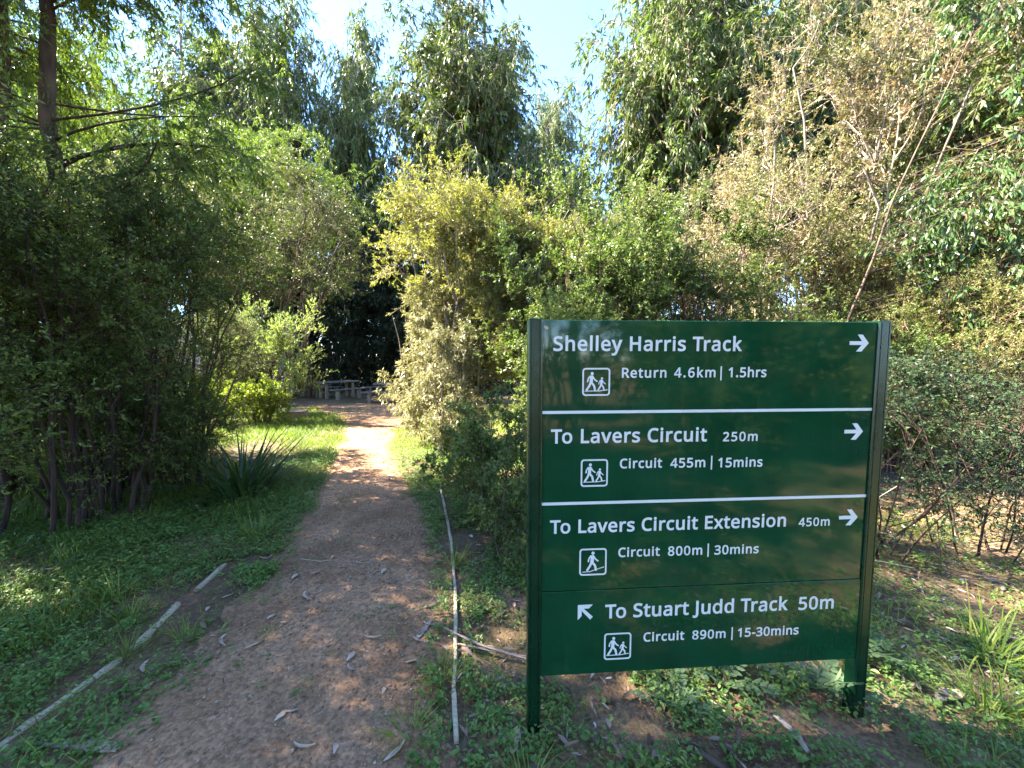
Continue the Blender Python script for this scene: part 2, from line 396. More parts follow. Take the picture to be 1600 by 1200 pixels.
GLYPHS = '''{"-":[258,[[[32,184],[32,246],[226,246],[226,184]]]],".":[215,[[[58,43],[59,57],[61,69],[66,78],[72,85],[80,90],[88,94],[97,96],[107,97],[117,96],[126,94],[135,90],[142,85],[149,78],[153,69],[156,57],[157,43],[156,30],[153,18],[149,9],[142,2],[135,-4],[126,-8],[117,-10],[107,-11],[97,-10],[88,-8],[80,-4],[72,2],[66,9],[61,18],[59,30]]]],"0":[458,[[[419,287],[419,253],[417,221],[414,191],[409,163],[403,137],[395,112],[386,90],[376,70],[363,52],[349,37],[334,23],[316,12],[297,3],[276,-3],[253,-7],[229,-8],[198,-6],[170,1],[145,12],[122,27],[103,47],[86,70],[71,98],[60,129],[51,163],[44,201],[41,243],[39,287],[40,332],[44,373],[50,411],[58,446],[69,477],[83,504],[99,527],[119,547],[141,562],[167,573],[196,579],[229,581],[259,579],[287,573],[313,562],[335,547],[355,527],[372,504],[387,477],[399,446],[408,411],[414,373],[418,332]],[[110,287],[111,249],[113,215],[116,184],[121,156],[128,132],[137,111],[147,93],[159,78],[173,67],[190,59],[208,54],[229,52],[249,54],[268,59],[284,67],[298,78],[310,92],[320,110],[329,131],[336,156],[341,184],[345,215],[347,249],[348,287],[347,325],[345,359],[341,390],[336,417],[329,442],[320,463],[310,481],[298,495],[284,507],[268,515],[249,520],[229,521],[208,520],[190,515],[173,507],[159,495],[147,481],[137,463],[128,442],[121,417],[116,390],[113,359],[111,325]]]],"1":[458,[[[285,0],[216,0],[216,400],[216,411],[216,422],[216,431],[216,439],[216,447],[217,455],[217,462],[217,470],[218,477],[218,484],[219,491],[219,499],[213,493],[207,487],[201,482],[196,477],[190,472],[184,467],[177,461],[169,455],[108,405],[71,452],[226,573],[285,573]]]],"2":[458,[[[417,0],[38,0],[38,59],[188,210],[209,231],[228,251],[246,270],[261,287],[275,304],[287,320],[298,337],[306,353],[313,370],[318,387],[321,405],[322,424],[320,446],[315,466],[306,482],[294,496],[278,507],[261,514],[242,519],[221,520],[200,520],[181,517],[164,512],[147,506],[131,498],[115,489],[99,478],[83,466],[45,513],[56,523],[68,531],[81,540],[94,548],[108,555],[122,561],[137,567],[153,572],[169,576],[186,578],[203,580],[221,581],[246,579],[270,576],[293,570],[313,562],[331,552],[347,540],[361,526],[372,510],[382,492],[388,472],[392,451],[394,428],[393,406],[389,385],[383,364],[375,344],[365,324],[353,305],[340,286],[324,267],[307,247],[288,227],[268,207],[247,185],[128,67],[128,64],[417,64]]]],"3":[458,[[[395,439],[394,420],[392,403],[387,387],[381,372],[373,359],[363,347],[352,336],[340,326],[326,318],[310,311],[294,306],[277,302],[277,298],[309,293],[337,283],[360,271],[379,255],[394,236],[405,214],[411,190],[413,163],[412,139],[407,116],[400,94],[390,74],[377,56],[360,40],[341,26],[318,14],[292,4],[263,-3],[230,-7],[193,-8],[171,-8],[150,-6],[130,-4],[110,-1],[91,3],[72,8],[54,15],[36,23],[36,89],[54,81],[74,73],[93,67],[114,61],[135,57],[155,54],[175,52],[194,51],[230,53],[260,59],[285,68],[305,81],[320,98],[331,117],[337,139],[339,164],[338,182],[335,197],[329,211],[320,223],[310,233],[297,242],[282,249],[265,255],[246,260],[226,263],[203,265],[179,265],[123,265],[123,326],[180,326],[202,326],[223,329],[242,333],[259,339],[274,347],[286,356],[298,366],[307,377],[314,390],[319,404],[322,418],[323,434],[321,454],[316,471],[307,486],[295,498],[280,508],[262,516],[242,520],[219,521],[204,521],[190,520],[176,518],[164,515],[151,512],[140,508],[128,504],[117,498],[107,493],[96,487],[85,480],[75,473],[39,521],[55,533],[73,544],[93,554],[115,563],[139,571],[163,576],[190,579],[218,581],[260,578],[296,571],[327,558],[352,540],[371,519],[384,495],[393,468]]]],"4":[458,[[[443,130],[359,130],[359,0],[291,0],[291,130],[17,130],[17,190],[286,576],[359,576],[359,193],[443,193]],[[291,374],[291,384],[291,394],[291,403],[291,412],[292,420],[292,429],[292,437],[293,444],[293,452],[293,459],[294,466],[294,474],[294,480],[294,487],[295,494],[295,500],[292,500],[288,493],[285,485],[280,476],[276,468],[271,459],[266,451],[262,444],[257,438],[86,193],[291,193]]]],"5":[458,[[[221,351],[249,350],[275,346],[300,340],[322,331],[343,320],[361,307],[376,291],[389,274],[400,254],[407,232],[412,209],[413,183],[411,154],[407,128],[399,103],[387,81],[373,60],[356,43],[336,28],[314,15],[289,5],[261,-2],[231,-7],[199,-8],[177,-8],[156,-6],[136,-4],[116,0],[97,4],[80,10],[65,16],[51,23],[51,90],[66,81],[82,74],[101,68],[121,62],[141,58],[161,55],[181,53],[200,52],[220,53],[239,55],[257,60],[274,65],[289,73],[302,82],[313,93],[323,106],[331,121],[336,137],[340,156],[341,176],[339,202],[332,225],[321,245],[306,262],[287,275],[262,284],[232,290],[197,292],[186,292],[173,291],[160,290],[146,288],[132,286],[120,284],[109,282],[99,280],[64,302],[86,573],[373,573],[373,508],[146,508],[132,342],[140,344],[148,345],[158,346],[169,348],[181,349],[194,350],[207,351]]]],"6":[458,[[[44,245],[45,269],[46,294],[48,318],[51,342],[55,366],[60,389],[67,412],[75,433],[84,454],[95,474],[107,492],[121,510],[137,525],[155,539],[174,551],[196,562],[220,570],[246,576],[275,579],[306,581],[315,580],[324,580],[334,580],[344,579],[353,578],[362,577],[370,575],[377,573],[377,513],[369,515],[362,517],[353,519],[344,520],[335,522],[326,522],[317,523],[308,523],[281,522],[257,518],[235,512],[216,504],[198,494],[183,483],[169,469],[158,454],[148,437],[139,419],[132,400],[127,380],[122,359],[119,337],[116,314],[115,291],[119,291],[126,300],[133,309],[141,318],[150,326],[160,333],[170,339],[182,345],[194,350],[208,353],[223,356],[238,358],[255,358],[279,357],[302,353],[323,347],[342,338],[360,327],[375,313],[389,297],[400,279],[409,258],[416,236],[420,211],[421,184],[420,156],[415,129],[408,104],[399,82],[386,61],[372,44],[355,28],[336,15],[314,5],[291,-2],[266,-7],[239,-8],[219,-7],[199,-4],[181,1],[163,7],[146,16],[130,26],[115,39],[101,54],[88,70],[77,89],[67,110],[59,133],[52,158],[48,185],[45,214]],[[238,51],[262,53],[284,59],[303,70],[320,84],[334,102],[343,125],[349,153],[351,184],[350,210],[344,233],[336,254],[324,271],[308,285],[289,295],[267,301],[241,303],[222,302],[205,299],[189,294],[175,287],[162,279],[150,270],[140,259],[131,248],[124,236],[119,223],[116,211],[115,198],[116,185],[117,172],[120,159],[123,146],[127,133],[133,121],[139,110],[146,99],[155,88],[164,79],[174,71],[185,64],[197,59],[210,55],[223,52]]]],"8":[458,[[[229,581],[253,580],[276,577],[298,572],[318,565],[336,556],[352,546],[366,533],[378,519],[388,503],[395,485],[399,465],[400,443],[399,427],[396,411],[392,397],[385,383],[377,371],[368,359],[357,348],[346,338],[333,328],[320,319],[306,311],[291,303],[308,294],[325,285],[340,275],[355,265],[369,254],[381,242],[392,229],[401,216],[409,201],[414,185],[418,167],[419,148],[417,125],[413,104],[406,84],[395,65],[383,49],[367,34],[350,22],[330,11],[308,3],[284,-3],[258,-7],[231,-8],[201,-7],[174,-3],[149,2],[126,10],[106,21],[89,33],[74,47],[61,63],[52,81],[45,101],[41,122],[39,146],[40,165],[43,183],[49,199],[56,214],[65,228],[75,241],[86,253],[99,264],[113,274],[128,283],[143,291],[158,299],[144,307],[131,316],[119,326],[107,336],[96,346],[87,358],[78,370],[71,383],[65,396],[61,411],[59,427],[58,444],[59,465],[63,485],[70,503],[80,518],[92,533],[107,545],[123,556],[141,565],[161,572],[182,577],[205,580]],[[108,145],[110,125],[116,107],[125,90],[138,76],[155,64],[176,55],[200,50],[229,48],[257,50],[281,55],[302,64],[319,76],[332,91],[342,108],[348,127],[350,148],[349,161],[346,174],[341,186],[335,197],[327,207],[317,217],[306,226],[293,235],[279,243],[264,251],[247,258],[229,265],[217,270],[200,262],[184,254],[170,246],[157,237],[146,228],[136,219],[128,208],[121,197],[115,186],[111,173],[109,160]],[[228,524],[207,522],[188,518],[170,512],[155,502],[143,491],[134,476],[128,460],[127,441],[128,427],[130,414],[135,402],[141,391],[148,382],[157,373],[167,365],[179,357],[191,350],[204,344],[218,337],[232,330],[245,337],[258,343],[270,350],[282,357],[292,364],[302,373],[310,382],[317,392],[323,402],[327,414],[330,427],[330,441],[329,460],[323,476],[315,491],[302,502],[287,512],[270,518],[250,522]]]],"9":[458,[[[417,328],[417,304],[415,279],[413,255],[410,231],[406,207],[401,183],[394,161],[387,139],[377,118],[366,99],[354,80],[340,63],[324,47],[306,33],[286,21],[265,11],[241,3],[214,-3],[185,-7],[154,-8],[146,-8],[137,-8],[127,-7],[117,-6],[107,-5],[97,-4],[89,-2],[82,0],[82,60],[89,58],[97,56],[106,54],[115,53],[125,51],[134,50],[143,50],[152,50],[179,51],[204,54],[226,60],[245,68],[262,78],[278,90],[291,103],[303,118],[313,135],[322,153],[329,172],[334,192],[339,213],[342,235],[344,258],[346,281],[341,281],[334,272],[327,263],[319,255],[310,247],[301,240],[290,233],[278,228],[266,223],[252,219],[237,216],[222,215],[204,214],[181,215],[158,219],[138,226],[118,235],[101,246],[85,260],[72,275],[61,294],[52,314],[45,336],[41,361],[40,387],[42,416],[46,443],[53,468],[63,491],[76,511],[90,529],[107,544],[127,557],[148,568],[171,575],[196,579],[223,581],[243,580],[262,577],[281,572],[299,565],[316,556],[332,545],[347,533],[361,518],[373,501],[384,483],[394,462],[402,439],[409,415],[413,388],[416,359]],[[223,521],[199,519],[178,513],[159,503],[142,488],[128,470],[118,447],[112,420],[110,388],[112,362],[117,339],[125,318],[137,301],[152,287],[171,277],[193,271],[220,269],[238,270],[256,273],[272,278],[286,285],[300,293],[311,303],[321,313],[330,325],[337,337],[342,349],[345,362],[346,374],[345,387],[344,400],[341,413],[338,426],[334,439],[328,451],[322,463],[315,474],[307,484],[298,493],[288,501],[277,508],[265,514],[252,518],[238,520]]]],"C":[507,[[[323,517],[301,516],[280,513],[260,508],[241,502],[223,493],[206,482],[192,470],[178,456],[166,440],[155,423],[146,404],[139,383],[133,361],[129,337],[126,312],[125,286],[126,252],[131,220],[138,191],[147,164],[160,139],[175,117],[192,99],[213,83],[236,71],[262,62],[291,57],[322,55],[341,56],[359,57],[377,59],[394,62],[410,65],[427,69],[443,73],[460,78],[460,15],[443,10],[427,5],[410,1],[393,-2],[375,-5],[356,-7],[335,-8],[312,-8],[270,-6],[232,1],[197,12],[166,28],[139,48],[115,72],[95,99],[78,131],[65,165],[56,203],[51,244],[49,287],[50,319],[53,349],[59,378],[67,406],[77,432],[89,456],[103,478],[120,499],[138,517],[159,534],[181,548],[206,559],[233,569],[261,575],[292,579],[324,581],[346,580],[367,578],[388,576],[409,572],[429,567],[448,561],[465,554],[482,547],[453,486],[439,492],[425,497],[410,503],[394,508],[378,512],[360,515],[342,517]]]],"E":[446,[[[398,0],[78,0],[78,573],[398,573],[398,509],[150,509],[150,330],[383,330],[383,268],[150,268],[150,63],[398,63]]]],"H":[594,[[[516,0],[443,0],[443,267],[150,267],[150,0],[78,0],[78,573],[150,573],[150,330],[443,330],[443,573],[516,573]]]],"J":[219,[[[-3,-152],[-13,-152],[-21,-152],[-29,-151],[-37,-150],[-44,-148],[-51,-146],[-57,-144],[-63,-142],[-63,-81],[-56,-83],[-49,-84],[-42,-85],[-35,-87],[-28,-88],[-20,-88],[-13,-89],[-5,-89],[5,-89],[15,-87],[24,-85],[33,-81],[42,-76],[50,-70],[57,-62],[63,-53],[67,-42],[71,-29],[73,-14],[74,3],[74,573],[146,573],[146,9],[145,-18],[141,-42],[136,-63],[128,-82],[117,-99],[105,-113],[91,-125],[75,-135],[58,-143],[39,-148],[19,-151]]]],"L":[420,[[[78,0],[78,573],[150,573],[150,64],[400,64],[400,0]]]],"R":[499,[[[236,573],[270,571],[301,568],[329,562],[353,555],[375,544],[393,532],[409,517],[422,500],[432,481],[439,460],[443,436],[444,410],[443,388],[440,368],[435,350],[427,334],[418,319],[408,306],[397,295],[385,285],[371,277],[358,269],[344,262],[330,257],[487,0],[403,0],[264,237],[150,237],[150,0],[78,0],[78,573]],[[232,510],[150,510],[150,298],[236,298],[268,299],[296,304],[319,313],[338,325],[352,341],[362,359],[368,381],[370,407],[369,424],[366,440],[361,455],[355,467],[346,477],[336,486],[324,494],[310,500],[293,504],[275,507],[254,509]]]],"S":[440,[[[403,153],[401,128],[396,106],[389,85],[378,66],[364,49],[348,35],[328,22],[307,11],[283,3],[257,-3],[228,-7],[198,-8],[182,-8],[167,-7],[152,-6],[137,-5],[122,-3],[109,-1],[96,2],[83,4],[72,8],[61,11],[50,15],[41,19],[41,88],[56,82],[73,76],[92,70],[113,65],[134,60],[156,57],[179,55],[201,55],[222,55],[240,57],[257,61],[273,66],[286,72],[298,79],[308,88],[316,98],[322,109],[327,120],[329,133],[330,147],[330,160],[327,173],[324,184],[318,194],[311,204],[302,213],[291,221],[277,230],[261,238],[242,247],[220,256],[196,265],[178,272],[161,279],[146,286],[131,294],[118,302],[106,311],[95,320],[85,330],[76,340],[69,351],[63,363],[57,375],[53,389],[50,403],[49,418],[48,435],[50,457],[54,477],[61,496],[71,513],[84,528],[99,542],[116,553],[136,563],[157,571],[180,576],[205,579],[231,581],[254,580],[276,578],[297,576],[318,572],[337,567],[355,562],[372,555],[389,549],[366,487],[351,493],[336,499],[319,504],[302,508],[284,512],[266,515],[248,517],[229,517],[212,517],[196,515],[182,511],[169,507],[158,501],[148,494],[140,486],[133,478],[128,468],[124,457],[122,446],[121,434],[122,420],[124,407],[128,396],[133,386],[140,376],[149,367],[160,359],[172,351],[187,343],[204,335],[224,327],[246,318],[270,309],[293,299],[313,289],[332,279],[348,268],[362,255],[374,242],[385,228],[392,212],[398,194],[401,175]]]],"T":[446,[[[259,0],[187,0],[187,509],[8,509],[8,573],[437,573],[437,509],[259,509]]]],"a":[450,[[[231,437],[268,435],[299,428],[326,418],[347,403],[364,383],[376,358],[383,328],[385,293],[385,0],[334,0],[320,61],[317,61],[307,50],[298,40],[288,30],[279,22],[268,15],[258,9],[246,3],[234,-1],[220,-4],[206,-6],[190,-8],[172,-8],[154,-7],[136,-5],[119,0],[103,6],[88,13],[75,23],[64,34],[55,48],[47,63],[41,80],[38,99],[37,119],[40,150],[50,176],[65,199],[87,219],[116,234],[152,245],[194,253],[243,257],[316,259],[316,285],[315,309],[310,330],[303,347],[293,359],[280,368],[265,375],[247,379],[227,380],[210,379],[194,378],[178,374],[163,370],[148,365],[133,359],[119,353],[106,347],[84,400],[99,408],[115,414],[132,421],[151,426],[170,431],[190,434],[210,436]],[[252,208],[215,205],[184,200],[159,192],[141,182],[127,170],[118,155],[112,138],[110,119],[111,102],[115,87],[122,75],[132,66],[144,58],[157,53],[172,50],[188,49],[215,51],[238,56],[260,66],[279,79],[295,96],[306,117],[313,142],[315,172],[315,210]]]],"c":[385,[[[241,-8],[213,-7],[187,-2],[162,5],[139,15],[118,28],[99,45],[83,65],[69,87],[58,114],[50,143],[46,176],[44,213],[46,250],[51,284],[59,315],[71,342],[85,365],[102,385],[121,401],[142,415],[166,425],[191,432],[217,436],[245,438],[262,437],[278,436],[293,434],[309,431],[323,427],[336,424],[348,419],[358,415],[337,356],[327,360],[316,363],[304,366],[292,370],[279,372],[267,374],[255,376],[244,376],[223,375],[204,371],[187,366],[172,358],[159,347],[148,335],[138,320],[131,303],[125,284],[120,263],[118,239],[117,213],[118,189],[120,166],[125,145],[131,126],[138,109],[148,94],[159,82],[172,71],[186,63],[202,58],[220,54],[240,53],[257,53],[273,55],[288,57],[302,60],[315,64],[328,68],[340,73],[351,78],[351,15],[340,10],[328,5],[316,1],[304,-2],[290,-5],[275,-7],[258,-8]]]],"d":[493,[[[221,-8],[182,-5],[148,6],[118,23],[92,48],[71,79],[56,117],[47,162],[44,214],[47,266],[56,311],[71,350],[93,381],[119,406],[149,424],[183,434],[221,438],[238,437],[253,436],[267,433],[280,429],[292,425],[303,420],[314,413],[323,407],[332,399],[340,391],[348,383],[354,374],[359,374],[359,380],[358,387],[357,396],[356,405],[356,415],[355,424],[355,431],[354,438],[354,609],[425,609],[425,0],[368,0],[358,58],[354,58],[348,49],[340,40],[332,32],[323,24],[314,17],[303,11],[292,6],[279,1],[266,-3],[252,-6],[237,-7]],[[232,51],[263,53],[290,60],[311,71],[328,88],[340,109],[348,135],[354,165],[355,200],[355,213],[354,251],[349,284],[340,313],[329,336],[313,355],[291,369],[264,377],[231,379],[204,376],[181,368],[162,354],[146,334],[133,309],[124,281],[119,249],[117,213],[119,176],[124,144],[133,116],[146,93],[162,74],[181,61],[205,53]]]],"e":[452,[[[234,438],[261,436],[286,432],[308,424],[329,414],[348,401],[364,385],[378,367],[390,346],[399,323],[406,299],[410,272],[411,244],[411,201],[117,201],[120,167],[127,137],[139,111],[154,90],[174,74],[197,62],[224,55],[254,52],[274,53],[293,54],[310,56],[327,60],[343,64],[359,69],[375,75],[392,82],[392,20],[376,13],[359,8],[343,3],[327,-1],[310,-4],[292,-6],[272,-8],[251,-8],[221,-6],[194,-2],[167,6],[143,17],[121,31],[101,48],[85,68],[70,91],[59,117],[51,146],[46,177],[44,212],[46,246],[50,277],[57,306],[68,333],[81,357],[96,378],[114,395],[134,411],[157,423],[181,431],[207,436]],[[233,380],[209,378],[188,372],[170,362],[154,348],[140,330],[130,309],[123,285],[119,257],[338,257],[337,275],[335,292],[331,307],[326,322],[320,334],[312,346],[303,356],[292,364],[280,371],[266,376],[251,379]]]],"h":[495,[[[139,431],[139,423],[138,415],[138,407],[138,399],[137,392],[136,384],[136,377],[135,370],[140,370],[147,381],[155,391],[164,400],[174,407],[185,414],[196,420],[208,425],[221,429],[233,433],[247,435],[260,437],[273,437],[298,436],[321,433],[342,428],[360,421],[377,411],[391,400],[403,386],[413,370],[421,351],[426,330],[430,306],[431,280],[431,0],[361,0],[361,275],[359,299],[355,321],[348,338],[338,353],[324,364],[308,372],[288,377],[265,379],[242,377],[222,374],[204,368],[189,360],[177,350],[166,338],[157,324],[150,308],[145,289],[142,269],[139,246],[139,222],[139,0],[68,0],[68,609],[139,609]]]],"i":[207,[[[139,430],[139,0],[68,0],[68,430]],[[104,591],[112,590],[119,588],[126,585],[133,580],[138,574],[142,566],[144,557],[145,546],[144,536],[142,526],[138,519],[133,512],[126,508],[119,504],[112,502],[104,501],[96,502],[88,504],[81,508],[75,512],[69,519],[66,526],[63,536],[63,546],[63,557],[66,566],[69,574],[75,580],[81,585],[88,588],[96,590]]]],"k":[428,[[[138,291],[138,284],[138,276],[137,267],[137,257],[136,247],[136,238],[135,229],[135,221],[138,221],[141,225],[144,229],[148,234],[152,240],[157,246],[162,252],[167,258],[172,264],[177,270],[181,276],[185,280],[189,285],[326,430],[409,430],[235,246],[421,0],[336,0],[187,200],[138,158],[138,0],[68,0],[68,609],[138,609]]]],"l":[207,[[[139,0],[68,0],[68,609],[139,609]]]],"m":[750,[[[540,438],[574,436],[603,429],[628,417],[649,401],[665,379],[676,352],[683,319],[685,280],[685,0],[615,0],[615,277],[614,300],[610,321],[603,338],[594,353],[582,364],[567,372],[549,377],[528,379],[499,376],[474,369],[454,358],[438,342],[426,322],[418,298],[413,270],[411,237],[411,0],[342,0],[342,277],[341,293],[339,308],[336,321],[332,333],[327,344],[320,353],[312,361],[303,367],[293,372],[281,376],[268,378],[253,379],[233,377],[215,374],[199,368],[185,360],[174,350],[164,338],[156,324],[150,308],[145,290],[141,269],[139,247],[139,223],[139,0],[68,0],[68,430],[125,430],[136,371],[140,371],[147,382],[155,392],[163,401],[173,409],[183,416],[194,422],[205,427],[217,431],[229,434],[241,436],[254,437],[266,438],[290,437],[312,433],[332,428],[349,420],[365,410],[378,398],[389,383],[398,366],[402,366],[414,383],[427,398],[443,410],[461,420],[480,428],[499,433],[519,437]]]],"n":[495,[[[275,438],[311,436],[343,429],[369,417],[391,401],[409,379],[421,352],[428,319],[431,280],[431,0],[361,0],[361,275],[359,299],[355,321],[348,338],[338,353],[324,364],[308,372],[288,377],[265,379],[232,376],[204,368],[182,356],[166,338],[154,316],[146,289],[140,258],[139,223],[139,0],[68,0],[68,430],[125,430],[136,371],[140,371],[147,382],[156,392],[165,401],[175,409],[186,416],[198,422],[210,427],[222,431],[235,434],[248,436],[262,437]]]],"o":[485,[[[442,216],[441,190],[438,165],[434,142],[428,121],[420,101],[411,82],[400,66],[388,51],[374,37],[359,25],[342,15],[324,7],[305,0],[285,-4],[264,-7],[241,-8],[221,-7],[200,-4],[181,0],[163,7],[145,15],[129,25],[114,37],[100,51],[88,66],[77,82],[67,101],[59,121],[52,142],[48,165],[45,190],[44,216],[46,250],[50,282],[58,310],[68,336],[81,360],[97,380],[116,397],[137,412],[161,423],[186,431],[214,436],[244,438],[272,436],[299,431],[324,423],[347,412],[368,397],[387,380],[403,360],[417,336],[428,310],[436,282],[440,250]],[[117,216],[118,191],[120,169],[125,147],[130,128],[138,110],[147,95],[159,82],[172,71],[187,62],[203,56],[222,52],[243,51],[264,52],[282,56],[299,62],[314,71],[327,82],[339,95],[348,110],[356,128],[361,147],[366,169],[368,191],[369,216],[368,240],[365,263],[361,284],[355,303],[348,320],[338,335],[327,348],[314,359],[299,367],[282,374],[263,377],[242,379],[212,376],[185,368],[164,354],[147,335],[134,311],[124,284],[119,252]]]],"r":[331,[[[269,438],[275,438],[281,438],[288,437],[295,437],[301,436],[308,435],[314,434],[319,433],[310,368],[305,369],[299,370],[294,371],[287,372],[281,373],[275,373],[270,374],[264,374],[252,373],[240,371],[228,368],[217,363],[206,358],[195,351],[186,343],[176,334],[168,324],[161,313],[154,301],[149,289],[144,275],[141,261],[139,245],[139,229],[139,0],[68,0],[68,430],[126,430],[134,351],[137,351],[144,363],[152,374],[161,385],[170,395],[180,404],[191,413],[202,420],[214,426],[227,431],[240,435],[254,437]]]],"s":[384,[[[348,119],[347,99],[343,80],[336,64],[327,49],[316,36],[302,24],[286,14],[268,6],[248,0],[226,-4],[202,-7],[176,-8],[155,-8],[135,-6],[116,-4],[99,-1],[83,3],[68,8],[55,13],[42,19],[42,83],[55,77],[70,71],[86,65],[104,60],[122,55],[141,52],[159,50],[178,49],[203,50],[224,53],[242,59],[256,66],[266,76],[274,86],[278,99],[280,112],[279,120],[278,128],[275,135],[271,141],[266,148],[259,154],[250,160],[239,167],[227,173],[212,180],[194,188],[174,196],[154,204],[135,212],[118,220],[103,228],[89,236],[76,245],[66,255],[57,266],[50,278],[45,292],[42,307],[41,324],[44,350],[52,372],[66,392],[85,408],[109,421],[137,430],[168,436],[202,438],[221,437],[240,436],[258,434],[275,430],[292,426],[308,421],[324,415],[339,409],[315,353],[301,358],[287,363],[273,368],[258,372],[243,376],[228,378],[213,380],[197,380],[177,379],[159,377],[144,372],[131,366],[121,358],[114,350],[110,339],[108,328],[109,319],[111,312],[114,304],[119,298],[125,292],[133,286],[142,280],[154,274],[167,268],[182,261],[200,254],[219,246],[239,239],[257,231],[274,223],[289,215],[302,206],[314,197],[324,187],[333,176],[339,164],[344,150],[347,135]]]],"t":[289,[[[212,50],[220,50],[228,50],[236,51],[245,53],[253,54],[260,55],[266,57],[272,59],[272,5],[266,2],[258,0],[250,-2],[240,-4],[229,-6],[219,-7],[209,-8],[200,-8],[183,-7],[167,-5],[152,-1],[138,4],[124,11],[112,20],[101,31],[91,44],[84,60],[78,79],[75,100],[74,125],[74,375],[13,375],[13,409],[75,437],[103,528],[144,528],[144,430],[269,430],[269,375],[144,375],[144,127],[146,108],[149,93],[155,79],[163,69],[173,60],[185,54],[198,51]]]],"u":[495,[[[427,430],[427,0],[370,0],[359,57],[356,57],[349,46],[340,36],[331,28],[321,20],[310,13],[298,8],[286,3],[273,-1],[260,-4],[247,-6],[234,-8],[220,-8],[195,-7],[173,-4],[152,1],[134,8],[117,18],[103,29],[91,43],[81,59],[73,78],[68,99],[64,122],[63,148],[63,430],[135,430],[135,153],[136,129],[141,108],[148,91],[158,76],[171,65],[188,57],[207,52],[230,51],[253,52],[273,55],[291,61],[306,69],[319,79],[330,91],[338,105],[345,121],[350,140],[354,160],[356,182],[357,206],[357,430]]]],"v":[407,[[[163,0],[0,430],[75,430],[167,176],[170,167],[173,158],[177,148],[180,137],[184,126],[187,116],[190,106],[193,96],[196,86],[198,78],[200,70],[201,63],[204,63],[206,70],[208,78],[211,87],[214,96],[217,106],[220,117],[224,127],[227,138],[231,148],[234,158],[238,168],[241,176],[332,430],[407,430],[244,0]]]],"x":[424,[[[170,220],[22,430],[102,430],[213,268],[322,430],[402,430],[253,220],[410,0],[330,0],[213,172],[94,0],[14,0]]]],"y":[409,[[[1,430],[76,430],[169,185],[173,175],[177,164],[181,154],[184,144],[187,134],[191,124],[194,114],[196,105],[199,95],[201,86],[204,77],[205,68],[209,68],[211,79],[215,91],[219,105],[224,121],[229,137],[234,153],[240,170],[245,186],[333,430],[409,430],[224,-59],[216,-79],[207,-97],[198,-114],[188,-130],[177,-144],[165,-156],[152,-167],[138,-176],[123,-183],[106,-188],[87,-191],[67,-192],[58,-192],[49,-192],[41,-191],[34,-190],[27,-189],[20,-188],[14,-187],[9,-186],[9,-130],[13,-131],[19,-132],[24,-132],[30,-133],[36,-134],[43,-134],[49,-135],[56,-135],[68,-134],[79,-132],[90,-130],[99,-126],[108,-120],[116,-114],[123,-107],[130,-99],[136,-90],[142,-80],[147,-70],[152,-59],[174,-2]]]],"|":[442,[[[192,609],[250,609],[250,-193],[192,-193]]]]," ":[208,[]]}'''

# ------------------------------------------------------------------ ground and path
def graded(parts):
    out = []
    for a, b, s in parts:
        out.append(np.arange(a, b, s))
    out.append([parts[-1][1]])
    return np.concatenate(out)
gx = graded([(-400, -60, 40), (-60, -14, 4), (-14, -6.4, .4), (-6.4, 5.2, .05), (5.2, 14, .4), (14, 60, 4), (60, 400, 40)])
gy = graded([(-120, -20, 20), (-20, -4, 2), (-4, .6, .3), (.6, 6.5, .05), (6.5, 13, .15), (13, 24, .5), (24, 60, 4), (60, 600, 40)])
X, Y = np.meshgrid(gx, gy)
Z = gz(X, Y)
near = (np.abs(X) < 6) & (Y > .5) & (Y < 8)
Z = Z + np.where(near, .02 * (fbm(X * 9, Y * 9, 21, 3) - .5), 0)
nx = len(gx); ny = len(gy)
i, j = np.meshgrid(np.arange(nx - 1), np.arange(ny - 1))
b = (j * nx + i)
gm = MB(); gm.add(np.stack([X, Y, Z], -1), np.stack([b, b + 1, b + nx + 1, b + nx], -1).reshape(-1, 4))
tag(gm.build("ground", M['ground'], smooth=True), kind="structure")

py_ = graded([(-3, .8, .2), (.8, 6.5, .035), (6.5, 11.6, .1), (11.6, 14.5, .3)])
ss = np.linspace(-1.35, 1.35, 90)
S, YY = np.meshgrid(ss, py_)
XX = path_c(YY) + S * path_w(YY)
edge = np.abs(S) + .55 * (fbm(XX * 1.7, YY * 1.7, 31, 4) - .5) + .25 * (fbm(XX * 8, YY * 8, 33, 3) - .5)
ZZ = gz(XX, YY) + .020 - .075 * np.clip(edge - .72, 0, 1) + .012 * (fbm(XX * 14, YY * 14, 35, 3) - .5) * np.clip(1.2 - edge, 0, 1)
nx = len(ss); ny = len(py_)
i, j = np.meshgrid(np.arange(nx - 1), np.arange(ny - 1)); b = j * nx + i
pm = MB(); pm.add(np.stack([XX, YY, ZZ], -1), np.stack([b, b + 1, b + nx + 1, b + nx], -1).reshape(-1, 4))
tag(pm.build("path", M['path'], smooth=True), kind="structure")

